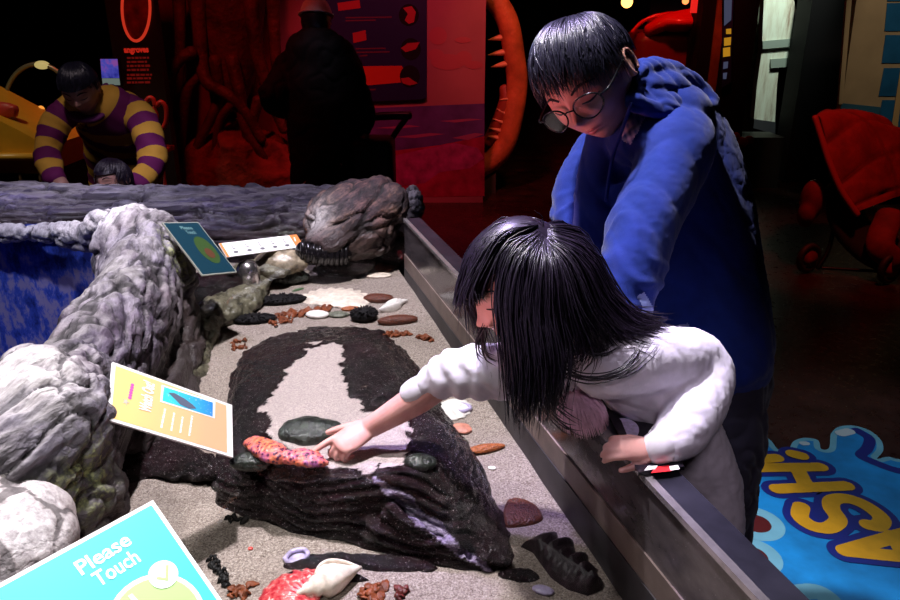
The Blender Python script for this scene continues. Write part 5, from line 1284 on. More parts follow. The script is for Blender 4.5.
# ------------------------------------------------ mangrove roots and rubble
m_root = M('dark_red_root', (.12, .022, .014), .5, 0, .4, .6, 8, .6, 30, .02); m_rub = M('red_rubble', (.26, .045, .028), .8, 0, .3, .6, 6, .8, 16, .03)
YR = 5.6
mr = thing('mangrove_tree', 'dark mangrove tree with a tangle of arching red-lit roots', 'mangrove tree', tuple(WY(215, 190, YR)*np.array([1, 1, 0])))
def wr(*pts): return [WY(x, y, YR+dy) for x, y, dy in pts]
obj('trunk', tube(wr((225, -40, .25), (228, 20, .25), (232, 60, .2), (228, 100, .15)), [.30, .26, .20, .13], 18, 24), m_root, mr)
for pts, r in (((( 198, -30, 0), (200, 40, 0), (206, 80, -.05), (228, 95, -.1), (245, 112, -.1), (262, 140, -.1)), .055), (((192, 52, -.1), (178, 62, -.12), (170, 85, -.1), (168, 130, -.05)), .045), (((205, 70, 0), (188, 90, 0), (182, 130, 0), (178, 170, 0)), .05),
               (((250, -30, 0), (255, 40, 0), (268, 90, 0), (284, 130, 0)), .06), (((272, -30, .05), (276, 60, .05), (286, 120, .05)), .05), (((232, 60, 0), (240, 95, -.05), (246, 130, -.1), (272, 168, -.1)), .05), (((215, 60, 0), (218, 100, 0), (200, 140, -.05), (190, 165, -.05)), .045),
               (((236, 100, -.1), (220, 120, -.1), (214, 150, -.1)), .035), (((178, -30, .1), (180, 50, .1), (176, 120, .1)), .05), (((258, 100, -.05), (250, 130, -.08), (232, 160, -.1)), .04), (((262, 75, 0), (286, 100, 0), (292, 150, 0)), .04)):
    obj('root', tube(wr(*pts), list(np.linspace(r, r*.6, len(pts))), 10, 30), m_root, mr)
tag(obj('rubble_mound', displace(fuse([ell(WY(x, y, YR+.1), (w_, .35, h_)) for x, y, w_, h_ in ((180, 185, .35, .25), (225, 180, .40, .35), (262, 178, .35, .35), (240, 155, .25, .25), (285, 185, .25, .3), (205, 195, .5, .3), (260, 195, .5, .3))], .035, 2), lambda p, n: .05*(.4-min(1, abs(noise.noise(Vector(p*5)))*3))+.02*fbm(p, 14, 2)), m_rub), 'mound of red-lit rubble at the foot of the mangrove roots', 'rubble')
tag(obj('backdrop_panel', quad(WY(160, 50, 6.1)[0], 6.1, 0, WY(279, 50, 6.1)[0], 6.15, 3.0), M('red_backdrop', (.20, .012, .012), .7, 0, .3, .5, 3), smooth=False), 'red-lit backdrop panel behind the mangrove roots', 'panel')
# ------------------------------------------------ black sign with oval picture, screen
YS = 5.0
ks = thing('exhibit_sign', 'tall black sign with a red-rimmed oval picture above rows of red text', 'sign', tuple(WY(136, 190, YS)*np.array([1, 1, 0])))
obj('sign_board', quad(WY(112, 50, YS)[0], YS, 0, WY(160, 50, YS)[0], YS+.08, 2.3), M('sign_black', (.008, .006, .007), .5), ks, smooth=False)
ov = obj('oval_picture', wall_poly([(136+14*math.cos(a), 8+33*math.sin(a)) for a in np.linspace(0, 2*PI, 36, endpoint=False)], YS, .003), M('oval_dark_red', (.16, .012, .01), .5, 0, .4, .7, 14), ks, smooth=False)
obj('oval_rim', tube([WY(136+14*math.cos(a), 8+33*math.sin(a), YS-.008) for a in np.linspace(0, 2*PI, 36, endpoint=False)], .009, 8, closed=True), EM('red_neon_rim', (.9, .05, .02), .55), ov)
class WS(Sign): pass
ws = Sign.pts(WY(118, 45, YS-.004), WY(158, 45, YS-.004), WY(118, 90, YS-.004))
obj('sign_title', fit(ws, 'angroves', (124.5, 52.5), (149, 52), .05, .002, .05), EM('red_title', (.9, .03, .015), .45), ks, 'short red title', smooth=False)
obj('sign_text', lines(ws, [((127, y), (x, y-.3)) for y, x in ((58, 149), (62, 147), (66, 150), (70, 150), (75, 152), (78.5, 151), (82.5, 151))], .013), EM('red_text', (.6, .02, .015), .16), ks, 'rows of small red text', smooth=False)
sc_ = thing('display_screen', 'small glowing blue and violet screen on the wall above the striped shirt', 'screen', tuple(WY(110, 84, 4.9)))
obj('screen_body', wall_poly([(99, 58), (118.5, 58), (121.5, 86), (102, 86)], 4.9, .0, .03), m_dark, sc_, smooth=False)
t = NT('screen_glow'); n = t.noise(12, 4, .6); b = t.bsdf((0, 0, 0), .4); t.t.links.new(t.ramp(n, [(.35, (.02, .03, .35)), (.5, (.10, .10, .65)), (.62, (.35, .10, .5))]), b.inputs['Emission Color']); b.inputs['Emission Strength'].default_value = .55
obj('screen_picture', wall_poly([(100.5, 59), (117.5, 59), (119.3, 78), (102, 78)], 4.9, .003, .002), t.m, sc_, smooth=False)
obj('screen_caption', wall_poly([(102.2, 78.3), (119.4, 78.3), (120.3, 85), (103, 85)], 4.9, .003, .002), EM('screen_pale', (.25, .32, .28), .45), sc_, smooth=False)
# ------------------------------------------------ yellow console, hoop
m_y = M('yellow_paint', (.75, .38, .03), .4, 0, .5, .12, 5); YC = 4.2
yb = thing('yellow_console', 'yellow sloping exhibit console at the left edge beside the striped shirt', 'console', tuple(WY(15, 190, YC)*np.array([1, 1, 0])))
pf = [(-60, 90), (0, 121), (20, 131), (36, 140), (50, 146), (50, 174), (-60, 172)]
obj('console_body', slab([p for p in wp(pf, YC)], .5, (0, -1, 0)), m_y, yb, smooth=False)
obj('console_ledge', quad(WY(-60, 160, YC)[0], YC-.06, WY(0, 156, YC)[2]-.015, WY(50, 160, YC)[0], YC+.1, WY(0, 153, YC)[2]), M('yellow_edge', (.85, .45, .05), .35), yb)
obj('console_base', quad(WY(-55, 160, YC)[0], YC+.03, 0, WY(48, 160, YC)[0], YC+.45, WY(0, 172, YC)[2]), m_dark, yb, smooth=False)
for x in (18, 38): obj('console_rib', quad(WY(x-1, 160, YC)[0], YC-.02, WY(0, 188, YC)[2], WY(x+1, 160, YC)[0], YC+.03, WY(0, 173, YC)[2]), M('rib_brown', (.10, .05, .02), .5) if 'rib_brown' not in bpy.data.materials else bpy.data.materials['rib_brown'], yb)
YH = 4.7
hp_ = thing('hoop', 'thin pale green metal hoop standing behind the yellow console', 'hoop', tuple(WY(40, 138, YH)))
obj('hoop_ring', tube([WY(38+32*math.cos(a), 100+36*math.sin(a), YH) for a in np.linspace(0, 2*PI, 40, endpoint=False)], .014, 8, closed=True), M('hoop_metal', (.25, .28, .18), .35, .6), hp_)
obj('hoop_foot', quad(WY(36, 130, YH)[0], YH-.03, 0, WY(42, 130, YH)[0], YH+.03, WY(40, 134, YH)[2]), m_dark, hp_)
obj('lamp_bulb', ell(WY(42, 65, 4.7), (.045, .03, .025)), EM('warm_yellow_lamp', (.9, .7, .25), .5), hp_, 'yellowish glowing bulb')
obj('lamp_bulb', ell(WY(41, 109, 4.7), (.020, .02, .020)), EM('orange_lamp', (1, .35, .05), 1.0), hp_, 'small orange bulb')
obj('lamp_stem', tube([WY(41, 110, 4.7), WY(41, 134, 4.7)], .006, 8), m_dark, hp_)
tag(obj('model_fish', fuse([ell(WY(3, 110, 4.3), (.09, .03, .045)), tube([WY(8, 110, 4.3), WY(15, 107, 4.3), WY(16, 115, 4.3)], [(.03, .02), (.03, .012), (.02, .01)], 10, 10)], .008, 2), M('red_fish', (.55, .05, .04), .4)), 'red model fish at the left edge above the yellow console', 'model fish')
YW = 4.4
cw = thing('wire_chair', 'red wire chair back with looped top right of the striped shirt', 'chair', tuple(WY(155, 190, YW)*np.array([1, 1, 0])))
m_rw = M('red_wire', (.55, .04, .03), .4)
obj('back_loop', join([tube([WY(x, y, YW) for x, y in ((142, 128), (143, 110), (148, 99), (153, 99), (156, 106), (161, 102), (166, 108), (166, 122), (160, 131), (152, 136))], .014, 8, 50), tube([WY(x, y, YW) for x, y in ((150, 128), (149, 115), (153, 108), (157, 114), (156, 126))], .010, 8, 30)]), m_rw, cw)
obj('seat', box(WY(152, 150, YW), (.20, .2, .03), bev=.01), m_rw, cw)
for sx in (-1, 1): obj('leg', quad(WY(152+8*sx-1, 150, YW)[0], YW-.01, 0, WY(152+8*sx+1, 150, YW)[0], YW+.02, WY(152, 150, YW)[2]), m_rw, cw)
# ------------------------------------------------ man in a striped shirt
D = 3.35
mn = thing('person', 'man in a yellow and purple striped rugby shirt bending over the far rock ledge', 'person', tuple(W(100, 200, D)*np.array([1, 1, 0])))
mh = W(80, 88, D-.10); MB = basis(-8, 50, 6); H3 = .20
mk = W(98, 112, D+.05)
mb = head_part(mh, MB, H3)+[tube([hl(mh, MB, H3, 0, -.1, -.2), mk], [.055, .065], 16, 8),
     tube([mk, W(118, 120, D+.22), W(128, 165, D+.45), W(128, 200, D+.5)], [(.10, .06), (.15, .09), (.14, .10), (.14, .10)], 22, 16, up=camvec(0, 1, 0))]
aL = [W(62, 112, D), W(47, 145, D-.03), W(52, 172, D-.08), W(62, 186, D-.12)]; aR = [W(135, 112, D+.05), W(149, 145, D), W(147, 170, D-.06), W(124, 186, D-.15)]
for a_ in (aL, aR): mb.append(tube(a_, [.05, .045, .04, .032], 16, 20))
mb += hand_parts(aL[-1], camvec(.5, -.7, .4), camvec(.3, .6, .7), .17, [(.3, .5, .3)]*4, 1, .08, (.5, .3)); mb += hand_parts(aR[-1], camvec(-.6, -.4, .4), camvec(-.1, .7, .6), .17, [(.3, .5, .3)]*4, -1, .08, (.5, .3))
for s in (-1, 1): mb.append(tube([W(128+s*16, 205, D+.5), W(128+s*18, 260, D+.5)*np.array([1, 1, 0])+np.array([0, 0, .45]), W(128+s*18, 260, D+.5)*np.array([1, 1, 0])+np.array([0, 0, .05])], [.085, .065, .045], 16, 14))
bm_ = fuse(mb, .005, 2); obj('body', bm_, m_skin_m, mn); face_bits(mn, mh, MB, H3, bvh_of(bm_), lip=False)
def stripe_mat(name, a, b, ph=.5):
    t = NT(name); s = t.attr('stripe'); f = t.math('FRACT', s); st2 = t.ramp(f, [(0, 0), (.5, 1)], 'CONSTANT'); t.bsdf(t.mix(st2, a, b), .8, 0, .25); return t.m
m_rug = stripe_mat('yellow_purple_stripe', (.66, .36, .05), (.15, .012, .10))
def striped(name, pts, rad, seg, n, per, off, par, up=(0, 0, 1), fold=.006):
    V, Fc = tube(pts, rad, seg, n, up=up)
    C_ = cr(np.array(pts), 60); d_ = np.concatenate([[0], np.cumsum(np.linalg.norm(np.diff(C_, axis=0), axis=1))])
    st = [off+d_[int(np.argmin(((C_-p)**2).sum(1)))]/per for p in V]
    V2, Fc = displace((V, Fc), lambda p, n_: fold*fbm(p, 16, 3)*1.5)
    return obj(name, (V2, Fc), m_rug, par, attrs={'stripe': st})
shirt = striped('shirt', [W(88, 100, D+.02), W(108, 112, D+.10), W(122, 138, D+.28), W(126, 172, D+.42), W(126, 198, D+.48)], [(.10, .07), (.18, .12), (.195, .14), (.185, .14), (.17, .13)], 32, 60, .115, .0, mn, camvec(0, 1, 0), fold=.012)
striped('sleeve', [W(72, 108, D+.02), W(57, 122, D), W(48, 145, D-.03), W(50, 165, D-.07), W(56, 180, D-.10)], [.060, .064, .056, .052, .046], 24, 50, .115, .3, mn, fold=.012)
striped('sleeve', [W(124, 104, D+.10), W(140, 118, D+.05), W(150, 142, D), W(152, 165, D-.04), W(138, 184, D-.11)], [.070, .072, .064, .060, .048], 24, 50, .115, .1, mn, fold=.012)
obj('collar', tube([W(64, 104, D+.02), W(80, 118, D-.03), W(98, 117, D-.02), W(109, 102, D+.02), W(104, 88, D+.06)], [(.03, .014), (.035, .016), (.035, .016), (.035, .016), (.03, .014)], 12, 30), M('purple_collar', (.13, .012, .12), .8), shirt)
obj('trousers', join([tube([W(128+s*14, 195, D+.5), W(128+s*18, 260, D+.5)*np.array([1, 1, 0])+np.array([0, 0, .45]), W(128+s*18, 260, D+.5)*np.array([1, 1, 0])+np.array([0, 0, .08])], [.12, .09, .075], 18, 16) for s in (-1, 1)]), m_dark, mn)
for s in (-1, 1): obj('shoe', box(W(128+s*18, 260, D+.46)*np.array([1, 1, 0])+np.array([0, 0, .045]), (.10, .27, .09), bev=.03), m_dark, mn)
def amM(ph): return 1.45+.1*math.cos(ph)
obj('hair', join([strands(short_hair(mh, MB, H3, 500, 9, (0, -.2, .46), amM, .003, 1.08, .05), .003), cap_part(mh, MB, H3, 1.08, lambda v: v[2] > -.05 and (v[1] < .15 or v[2] > .2))]), m_hairb, mn)
# child in front of him
D4 = 3.12; kh = W(114, 180, D4); KB = basis(20, 20, 0); H4 = .165
kd = thing('person', 'small child with dark bangs peeking over the far rock ledge under the striped man', 'person', tuple(kh*np.array([1, 1, 0])))
kb = head_part(kh, KB, H4)+[tube([kh-UPV*.05, kh+np.array([0, .03, -.12]), kh+np.array([0, .05, -.25]), kh+np.array([0, .05, -.42])], [(.035, .035), (.07, .05), (.09, .06), (.08, .06)], 18, 14)]
for s in (-1, 1):
    kb.append(tube([kh+np.array([s*.08, .05, -.13]), kh+np.array([s*.12, .0, -.24]), kh+np.array([s*.10, -.08, -.22])], [.03, .026, .02], 12, 12)); kb += hand_parts(kh+np.array([s*.10, -.08, -.22]), np.array([0, -1, .1]), UPV, .11, [(.4, .6, .3)]*4, s, .08)
    b0 = kh+np.array([s*.045, .05, -.40]); kb.append(tube([b0, b0*np.array([1, 1, 0])+UPV*.25, b0*np.array([1, 1, 0])+UPV*.03], [.05, .04, .03], 12, 10))
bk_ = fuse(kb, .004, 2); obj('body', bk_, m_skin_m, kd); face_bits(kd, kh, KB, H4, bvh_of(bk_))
obj('dress', tube([kh+np.array([0, .03, -.11]), kh+np.array([0, .05, -.25]), kh+np.array([0, .05, -.5]), kh+np.array([0, .05, -.65])], [(.075, .055), (.105, .075), (.13, .10), (.15, .12)], 22, 16), M('dark_plum_dress', (.05, .01, .03), .8), kd)
obj('hair', join([strands(short_hair(kh, KB, H4, 500, 12, (0, -.15, .48), lambda p: 1.42 if math.cos(p) > .4 else 1.9, .0022, 1.06, .04), .0022), cap_part(kh, KB, H4, 1.07, lambda v: v[2] > -.3 and (v[1] < .10 or v[2] > .2))]), m_hairg, kd)
# ------------------------------------------------ adult in black with a white cap, seen from behind
D5 = 4.5
ad = thing('person', 'adult in black clothes and a white cap standing with the back turned', 'person', tuple(W(322, 190, D5+.3)*np.array([1, 1, 0])))
AB = basis(172, -8); ah = W(316, 20, D5); H5 = .225
nk5 = W(318, 48, D5+.02); pl = W(325, 200, D5+.1)
ab = head_part(ah, AB, H5)+[tube([hl(ah, AB, H5, 0, -.1, -.2), nk5], [.06, .065], 14, 8), tube([nk5, W(320, 75, D5+.05), W(324, 140, D5+.08), pl], [(.16, .10), (.21, .13), (.19, .13), (.18, .13)], 22, 18, up=camvec(0, 0, 1))]
fl5 = pl*np.array([1, 1, 0])
for s in (-1, 1): ab.append(tube([pl+np.array([s*.09, 0, -.05]), fl5+np.array([s*.10, 0, .45]), fl5+np.array([s*.10, 0, .05])], [.10, .075, .05], 16, 14))
armL = [W(288, 66, D5+.05), W(272, 98, D5-.02), W(292, 112, D5+.25)]; armR = [W(348, 66, D5+.05), W(362, 110, D5+.05), W(364, 128, D5+.1)]
for a_ in (armL, armR): ab.append(tube(a_, [.06, .05, .035], 14, 14))
ab += hand_parts(armL[-1], np.array([.6, .6, .4]), UPV, .17, [(.5, .6, .3)]*4, 1); ab += hand_parts(armR[-1], np.array([.3, -.1, -.9]), np.array([1, 0, 0]), .17, [(.5, .8, .5)]*4, 1)
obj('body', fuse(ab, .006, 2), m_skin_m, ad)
jk = [tube([W(316, 30, D5+.03), W(317, 46, D5+.02), W(320, 75, D5+.05), W(324, 140, D5+.08), pl+UPV*-.05], [(.085, .085), (.20, .14), (.245, .155), (.215, .15), (.205, .15)], 26, 24, up=camvec(0, 0, 1))]
for a_ in (armL, armR): jk.append(tube(a_, [.085, .078, .06], 16, 18))
obj('jacket', folds(fuse(jk, .012, 4), .02, 7), m_dark, ad)
obj('trousers', join([tube([pl+np.array([s*.09, 0, .0]), fl5+np.array([s*.10, 0, .45]), fl5+np.array([s*.10, 0, .06])], [.13, .10, .085], 18, 16) for s in (-1, 1)]), m_dark, ad)
for s in (-1, 1): obj('shoe', box(fl5+np.array([s*.10, .05, .045]), (.11, .29, .09), bev=.03), m_dark, ad)
cp_ = cap_part(hl(ah, AB, H5, 0, 0, .03), AB, H5, 1.16, lambda v: v[2] > .10)
m_cap = M('white_cap', (.62, .60, .62), .7)
cpo = obj('cap', join([cp_, tube([hl(ah, AB, H5, .44*math.cos(a), .02+.54*math.sin(a), .13) for a in np.linspace(0, 2*PI, 30, endpoint=False)], .008, 8, closed=True)]), m_cap, ad, 'white cap')
obj('cap_brim', slab([hl(ah, AB, H5, .40*math.cos(a), .30+.60*math.sin(a), .13-.05*math.sin(a)) for a in np.linspace(0, PI, 14)], .006, AB[2]), m_cap, cpo)
obj('hair', cap_part(ah, AB, H5, 1.07, lambda v: v[2] > -.32 and v[1] < .10), m_hairb, ad)
tr5 = thing('suitcase', 'black wheeled suitcase with pulled-out handle beside the adult in black', 'suitcase', tuple(W(372, 190, 4.7)*np.array([1, 1, 0])))
ct = W(374, 172, 4.7); 
obj('case_body', box(np.array([ct[0], ct[1], .42]), (.26, .30, .72), bev=.04), M('black_case', (.008, .007, .010), .5), tr5)
m_hdl = M('black_handle', (.010, .008, .012), .35, .5)
obj('pull_handle', join([tube([W(363, 118, 4.7), W(385, 116, 4.7), W(409, 115.5, 4.7)], .026, 10, 14), tube([W(408, 116, 4.7), W(396, 132, 4.7), W(387, 146, 4.7), np.array([W(387, 146, 4.7)[0]-.03, W(387, 146, 4.7)[1], .75])], .018, 10, 18), tube([W(365, 118, 4.7), W(366, 150, 4.7)], .014, 10)]), m_hdl, tr5)
for sx in (-1, 1): obj('wheel', lathe(np.array([ct[0]+sx*.09, ct[1], .035]), [(.0, -.012), (.034, -.012), (.034, .012), (0, .012)], 20, (1, 0, 0)), m_hdl, tr5)
# ------------------------------------------------ right-hand background
m_col = M('black_column', (.004, .003, .004), .7, 0, .2)
colm = tag(obj('column', quad(WY(697, 60, 6.4)[0], 6.4, 0, WY(752, 60, 6.4)[0], 6.7, 3.4), m_col, smooth=False), 'dark square column between the red-lit dome and the lit doorway', 'column')
tag(obj('column', quad(WY(803, 60, 7.0)[0], 7.0, 0, WY(850, 60, 7.0)[0], 7.3, 3.4), m_col, smooth=False), 'dark square column right of the lit pale doorway', 'column')
tag(obj('wood_strip', quad(WY(711, 60, 6.38)[0], 6.37, 0, WY(719, 60, 6.38)[0], 6.40, 3.0), M('amber_wood', (.30, .13, .03), .5, 0, .4, .4, 6), smooth=False), 'narrow amber wood strip on the dark column', 'trim strip')
bn = thing('banner', 'narrow vertical blue banner with yellow marks on the dark column', 'banner', tuple(WY(727, 85, 6.36)))
obj('banner_cloth', wall_poly([(722, -10), (734, -10), (731, 82), (722, 88)], 6.37, .0, .01), M('banner_blue', (.02, .035, .16), .5), bn, smooth=False)
obj('banner_mark', join([wall_poly(p, 6.37, .004, .002) for p in ([(724, 38), (731, 37), (730.5, 45), (724, 46)], [(723, 48), (730, 47), (730, 56), (723, 57)], [(726, 29), (731, 28.5), (731, 34), (726, 34)])]), EM('banner_yellow', (.8, .36, .02), .5), bn, 'yellow marks', smooth=False)
m_bp2 = EM('banner_pale', (.25, .28, .5), .18)
for p in ([(724, -5), (732, -5), (731, 20), (724, 26)], [(723.5, 62), (728, 61.5), (727.5, 68), (723, 69)], [(723, 73), (727, 72.5), (726, 79), (723, 79)]): obj('banner_print', wall_poly(p, 6.37, .004, .002), m_bp2, bn, smooth=False)
YD = 7.4
dw = thing('lit_doorway', 'brightly lit pale weathered plank doorway with metal straps in the dark background', 'doorway', tuple(WY(775, 135, YD)))
t = NT('pale_planks'); n = t.noise(4, 6, .7, t.co((4, 1, .5))); t.bsdf(t.ramp(n, [(.33, (.30, .20, .15)), (.45, (.62, .60, .50)), (.6, (.74, .78, .68))]), .7); 
obj('door_base', quad(WY(757, 125, YD)[0], YD+.01, 0, WY(775, 125, YD)[0], YD+.09, WY(760, 120, YD)[2]), m_dark, dw, smooth=False)
obj('plank_panel', slab(wp([(765, -20), (790, -20), (796, 10), (798, 64), (779, 67), (777, 85), (775, 122), (754, 119), (757, 85), (762, 50), (763, 20)], YD), .10, (0, -1, 0)), t.m, dw, 'pale weathered planks', smooth=False)
m_strap = M('galvanised_strap', (.36, .42, .38), .5, .3)
obj('strap', wall_poly([(762, 41), (797, 38), (797, 46), (762, 49)], YD, .02, .02), m_strap, dw, smooth=False); obj('strap', wall_poly([(770, 59), (798, 57), (798, 66), (770, 68)], YD, .02, .02), m_strap, dw, smooth=False)
obj('door_sill', wall_poly([(754, 119), (775, 122), (775, 134), (753, 128)], YD, .01, .05), M('sill_grey', (.04, .04, .05), .6), dw, smooth=False)
tag(obj('pale_rock_wall', displace(fuse([tube([WY(758, -30, 7.9), WY(756, 20, 7.9), WY(751, 60, 7.9), WY(746, 100, 7.9), WY(740, 135, 7.9)], [(.16, .15), (.12, .15), (.10, .14), (.09, .13), (.10, .1)], 16, 24)], .02, 2), lambda p, n: .04*fbm(p, 6, 3)), M('grey_green_rock', (.20, .22, .17), .8, 0, .3, .6, 5)), 'dim grey-green rock face at the left edge of the lit doorway', 'rock')
tag(obj('bench_top', quad(WY(737, 135, 6.9)[0], 6.75, 0, WY(778, 135, 6.9)[0], 7.1, WY(750, 135, 6.9)[2]), M('bench_grey', (.015, .016, .015), .5), smooth=False), 'low grey ledge under the lit pale doorway', 'ledge')
for i, (x, y, r) in enumerate(((735, 136, .03), (742, 142, .045), (749, 140, .035))):
    tag(obj('red_flower', displace(ell(WY(x, y, 6.4), (r*1.3, r, r)), lambda p, n: .012*fbm(p, 30, 2)), M('bright_red', (.7, .02, .02), .5) if 'bright_red' not in bpy.data.materials else bpy.data.materials['bright_red']), ('small red ornament, leftmost of three by the grey ledge', 'middle and largest red ornament of three by the grey ledge', 'rightmost red ornament of three by the grey ledge')[i], 'ornament', 'red ornaments by the ledge')
# red lit dome, lamps, blue fascia
YV = 6.9
dm = thing('red_ride_car', 'shiny red-lit car-shaped exhibit with a curved roof behind the boy', 'exhibit car', tuple(WY(668, 100, YV)*np.array([1, 1, 0])))
m_rr = M('glossy_red', (.75, .012, .008), .25, 0, .6); m_rd = M('deep_red', (.16, .006, .006), .4)
obj('roof', fuse([ell(WY(676, 22, YV), (.24, .30, .09)), tube([WY(650, 30, YV-.1), WY(668, 22, YV-.15), WY(694, 17, YV-.1)], [(.08, .06), (.10, .07), (.09, .08)], 14, 14)], .02, 4), m_rr, dm)
obj('car_body', box(WY(664, 75, YV)+np.array([0, .1, 0]), (.62, .5, .75), bev=.1), m_rd, dm)
obj('roof_frame', tube([WY(x, y, YV-.1) for x, y in ((632, 32), (642, 22), (655, 16), (668, 14))], .016, 8, 20), m_rr, dm)
obj('car_stand', quad(WY(640, 110, YV)[0], YV-.1, 0, WY(690, 110, YV)[0], YV+.4, WY(664, 105, YV)[2]), m_dark, dm, smooth=False)
tag(obj('fascia_panel', quad(WY(650, 8, 8)[0], 8, WY(650, 16, 8)[2], WY(694, 8, 8)[0], 8.05, 3.4), M('fascia_blue', (.02, .06, .16), .5, 0, .4, .5, 3), smooth=False), 'dim blue panel above the red-lit car roof', 'panel')
tag(obj('hanging_lamp', ell(WY(627, 2, 6.4), (.045, .045, .045)), EM('hot_orange_bulb', (1, .40, .08), 5)), 'bright orange bulb above the boy\'s head at the top edge', 'lamp')
tag(obj('hanging_lamp', ell(WY(685.5, 1, 6.4), (.026, .026, .026)), EM('small_orange_bulb', (1, .22, .06), 2.5)), 'tiny orange lamp right of the bright orange bulb', 'lamp')
obj('neon_strip', quad(WY(692.5, 5, 6.36)[0], 6.37, WY(694, 13, 6.36)[2], WY(698, 5, 6.36)[0], 6.41, WY(694, -12, 6.36)[2]), EM('red_neon', (1, .02, .015), .8), colm, 'glowing red strip', smooth=False)
# cream wall with blue panes
YX = 6.0
cwall = thing('cream_partition', 'cream partition wall with a blue band and blue panes at the right edge', 'partition', tuple(WY(875, 150, YX)*np.array([1, 1, 0])))
obj('partition_board', slab(wp([(862, -40), (960, -40), (960, 180), (836, 180), (841, 112), (848, 60)], YX), .08, (0, -1, 0)), M('cream_paint', (.42, .30, .17), .6, 0, .3, .15, 3), cwall, smooth=False)
obj('blue_band', wall_poly([(841, 103), (880, 107), (880, 122), (839, 118)], YX, .006, .004), M('band_blue', (.03, .12, .19), .5), cwall, smooth=False)
m_bp = M('pane_blue', (.015, .115, .26), .4, 0, .5, .2, 6)
for y0_, y1_ in ((-30, 1), (3, 31), (35, 63), (68, 96), (100, 135)):
    obj('blue_pane', wall_poly([(887-y0_*.05, y0_), (905, y0_), (905, y1_), (887-y1_*.09, y1_)], YX, .006, .004), m_bp, cwall, smooth=False)
obj('cream_post', wall_poly([(901, 60), (905, 60), (896, 135), (890, 131)], YX, .012, .004), M('post_amber', (.55, .36, .16), .5), cwall, smooth=False)
obj('edge_trim', wall_poly([(846, 0), (851, 0), (842, 104), (838, 104)], YX, .012, .03), M('trim_cream', (.50, .36, .2), .5), cwall, smooth=False)
# stroller
DS = 4.6
sg_ = WZ(815, 275, 0); sl = thing('stroller', 'red quilted baby stroller parked on the dark floor at the right edge', 'stroller', tuple(W(855, 280, DS)*np.array([1, 1, 0])))
t = NT('quilted_red'); n = t.noise(7, 4, .6); sm_ = t.ramp(t.attr('seam'), [(.0, 1), (.16, 0)])
t.bsdf(t.mix(t.math('MULTIPLY', sm_, .7), t.ramp(n, [(.35, (.20, .010, .008)), (.65, (.34, .020, .013))]), (.09, .005, .004)), .75, 0, .3, t.bump(t.noise(30, 4, .6), .4, .01)); m_qu = t.m
cn = [((816, 116), (822, 112), (832, 112)), ((822, 135), (850, 116), (875, 118)), ((828, 160), (868, 130), (900, 132)), ((838, 185), (880, 155), (915, 150)), ((848, 200), (890, 180), (925, 172)), ((857, 212), (892, 198), (930, 190))]
V = []; Fc = []; nk_ = 31
for i, row in enumerate(cr(np.array([[c for p in r for c in p] for r in cn]), 44)):
    q = [W(row[0], row[1], DS-.16), W(row[2], row[3], DS-.02), W(row[4], row[5], DS+.22)]
    V += list(cr(np.array(q), nk_))
n1 = len(V)
for i in range(43):
    for k in range(nk_-1): a_ = i*nk_+k; Fc.append((a_, a_+nk_, a_+nk_+1, a_+1))
V = np.array(V); N = normals((V, Fc)); seam = np.array([min(abs(math.sin((i//nk_)*PI/13+.5*noise.noise(Vector(V[i]*3)))), abs(math.sin((i % nk_)*PI/19+.4))) for i in range(n1)]); vq = .030*np.sqrt(seam); sgn = np.sign((N @ CF).mean()); V = V-N*sgn*vq[:, None]
V = np.vstack([V, V+CF*.03]); Fc += [tuple(j+n1 for j in reversed(f)) for f in list(Fc)]
obj('canopy', (V, Fc), m_qu, sl, 'red quilted canopy', attrs={'seam': np.concatenate([seam, seam])})
obj('canopy_edge', tube([W(x, y, DS-.17) for x, y in ((815, 118), (822, 140), (830, 165), (842, 192), (857, 214))], [(.025, .018)]*5, 10, 30), M('canopy_piping', (.40, .03, .02), .6), sl)
m_fr = M('stroller_frame', (.02, .018, .02), .35, .7); m_rc = M('stroller_red_dark', (.20, .012, .010), .7, 0, .3, .4, 9)
obj('seat', fuse([tube([W(842, 190, DS), W(850, 225, DS-.02), W(880, 252, DS-.05), W(905, 248, DS-.1)], [(.13, .05), (.14, .06), (.14, .05), (.12, .04)], 16, 20)], .02, 3), M('stroller_black', (.012, .008, .010), .7), sl)
obj('side_bag', fuse([ell(W(812, 200, DS), (.07, .08, .13)), ell(W(806, 215, DS), (.05, .06, .08))], .015, 3), m_rc, sl)
obj('footrest', fuse([tube([W(890, 215, DS-.15), W(880, 245, DS-.2), W(896, 262, DS-.22)], [(.08, .04), (.08, .04), (.07, .03)], 14, 12)], .015, 2), m_rc, sl)
obj('frame_tube', join([tube([W(825, 150, DS), W(836, 200, DS), W(830, 245, DS), W(818, 268, DS)], .014, 8, 20), tube([W(836, 200, DS), W(862, 240, DS), W(885, 272, DS)], .014, 8, 16), tube([W(822, 268, DS), W(890, 272, DS-.1)], .010, 8, 12)]), m_fr, sl)
for x, y, dd in ((808, 262, .0), (890, 268, -.2), (905, 262, .25)):
    c_ = W(x, y, DS+dd); c_[2] = .095
    wl_ = obj('wheel', tube([c_+np.array([.075*math.cos(a)*.9, .03*math.cos(a), .075*math.sin(a)]) for a in np.linspace(0, 2*PI, 26, endpoint=False)], .020, 10, closed=True, up=(0, 1, 0)), M('wheel_rubber', (.025, .012, .012), .6) if 'wheel_rubber' not in bpy.data.materials else bpy.data.materials['wheel_rubber'], sl)
    obj('hub', lathe(c_, [(.0, -.02), (.05, -.02), (.05, .02), (0, .02)], 20, (.3, -.95, 0)), m_rc, wl_)
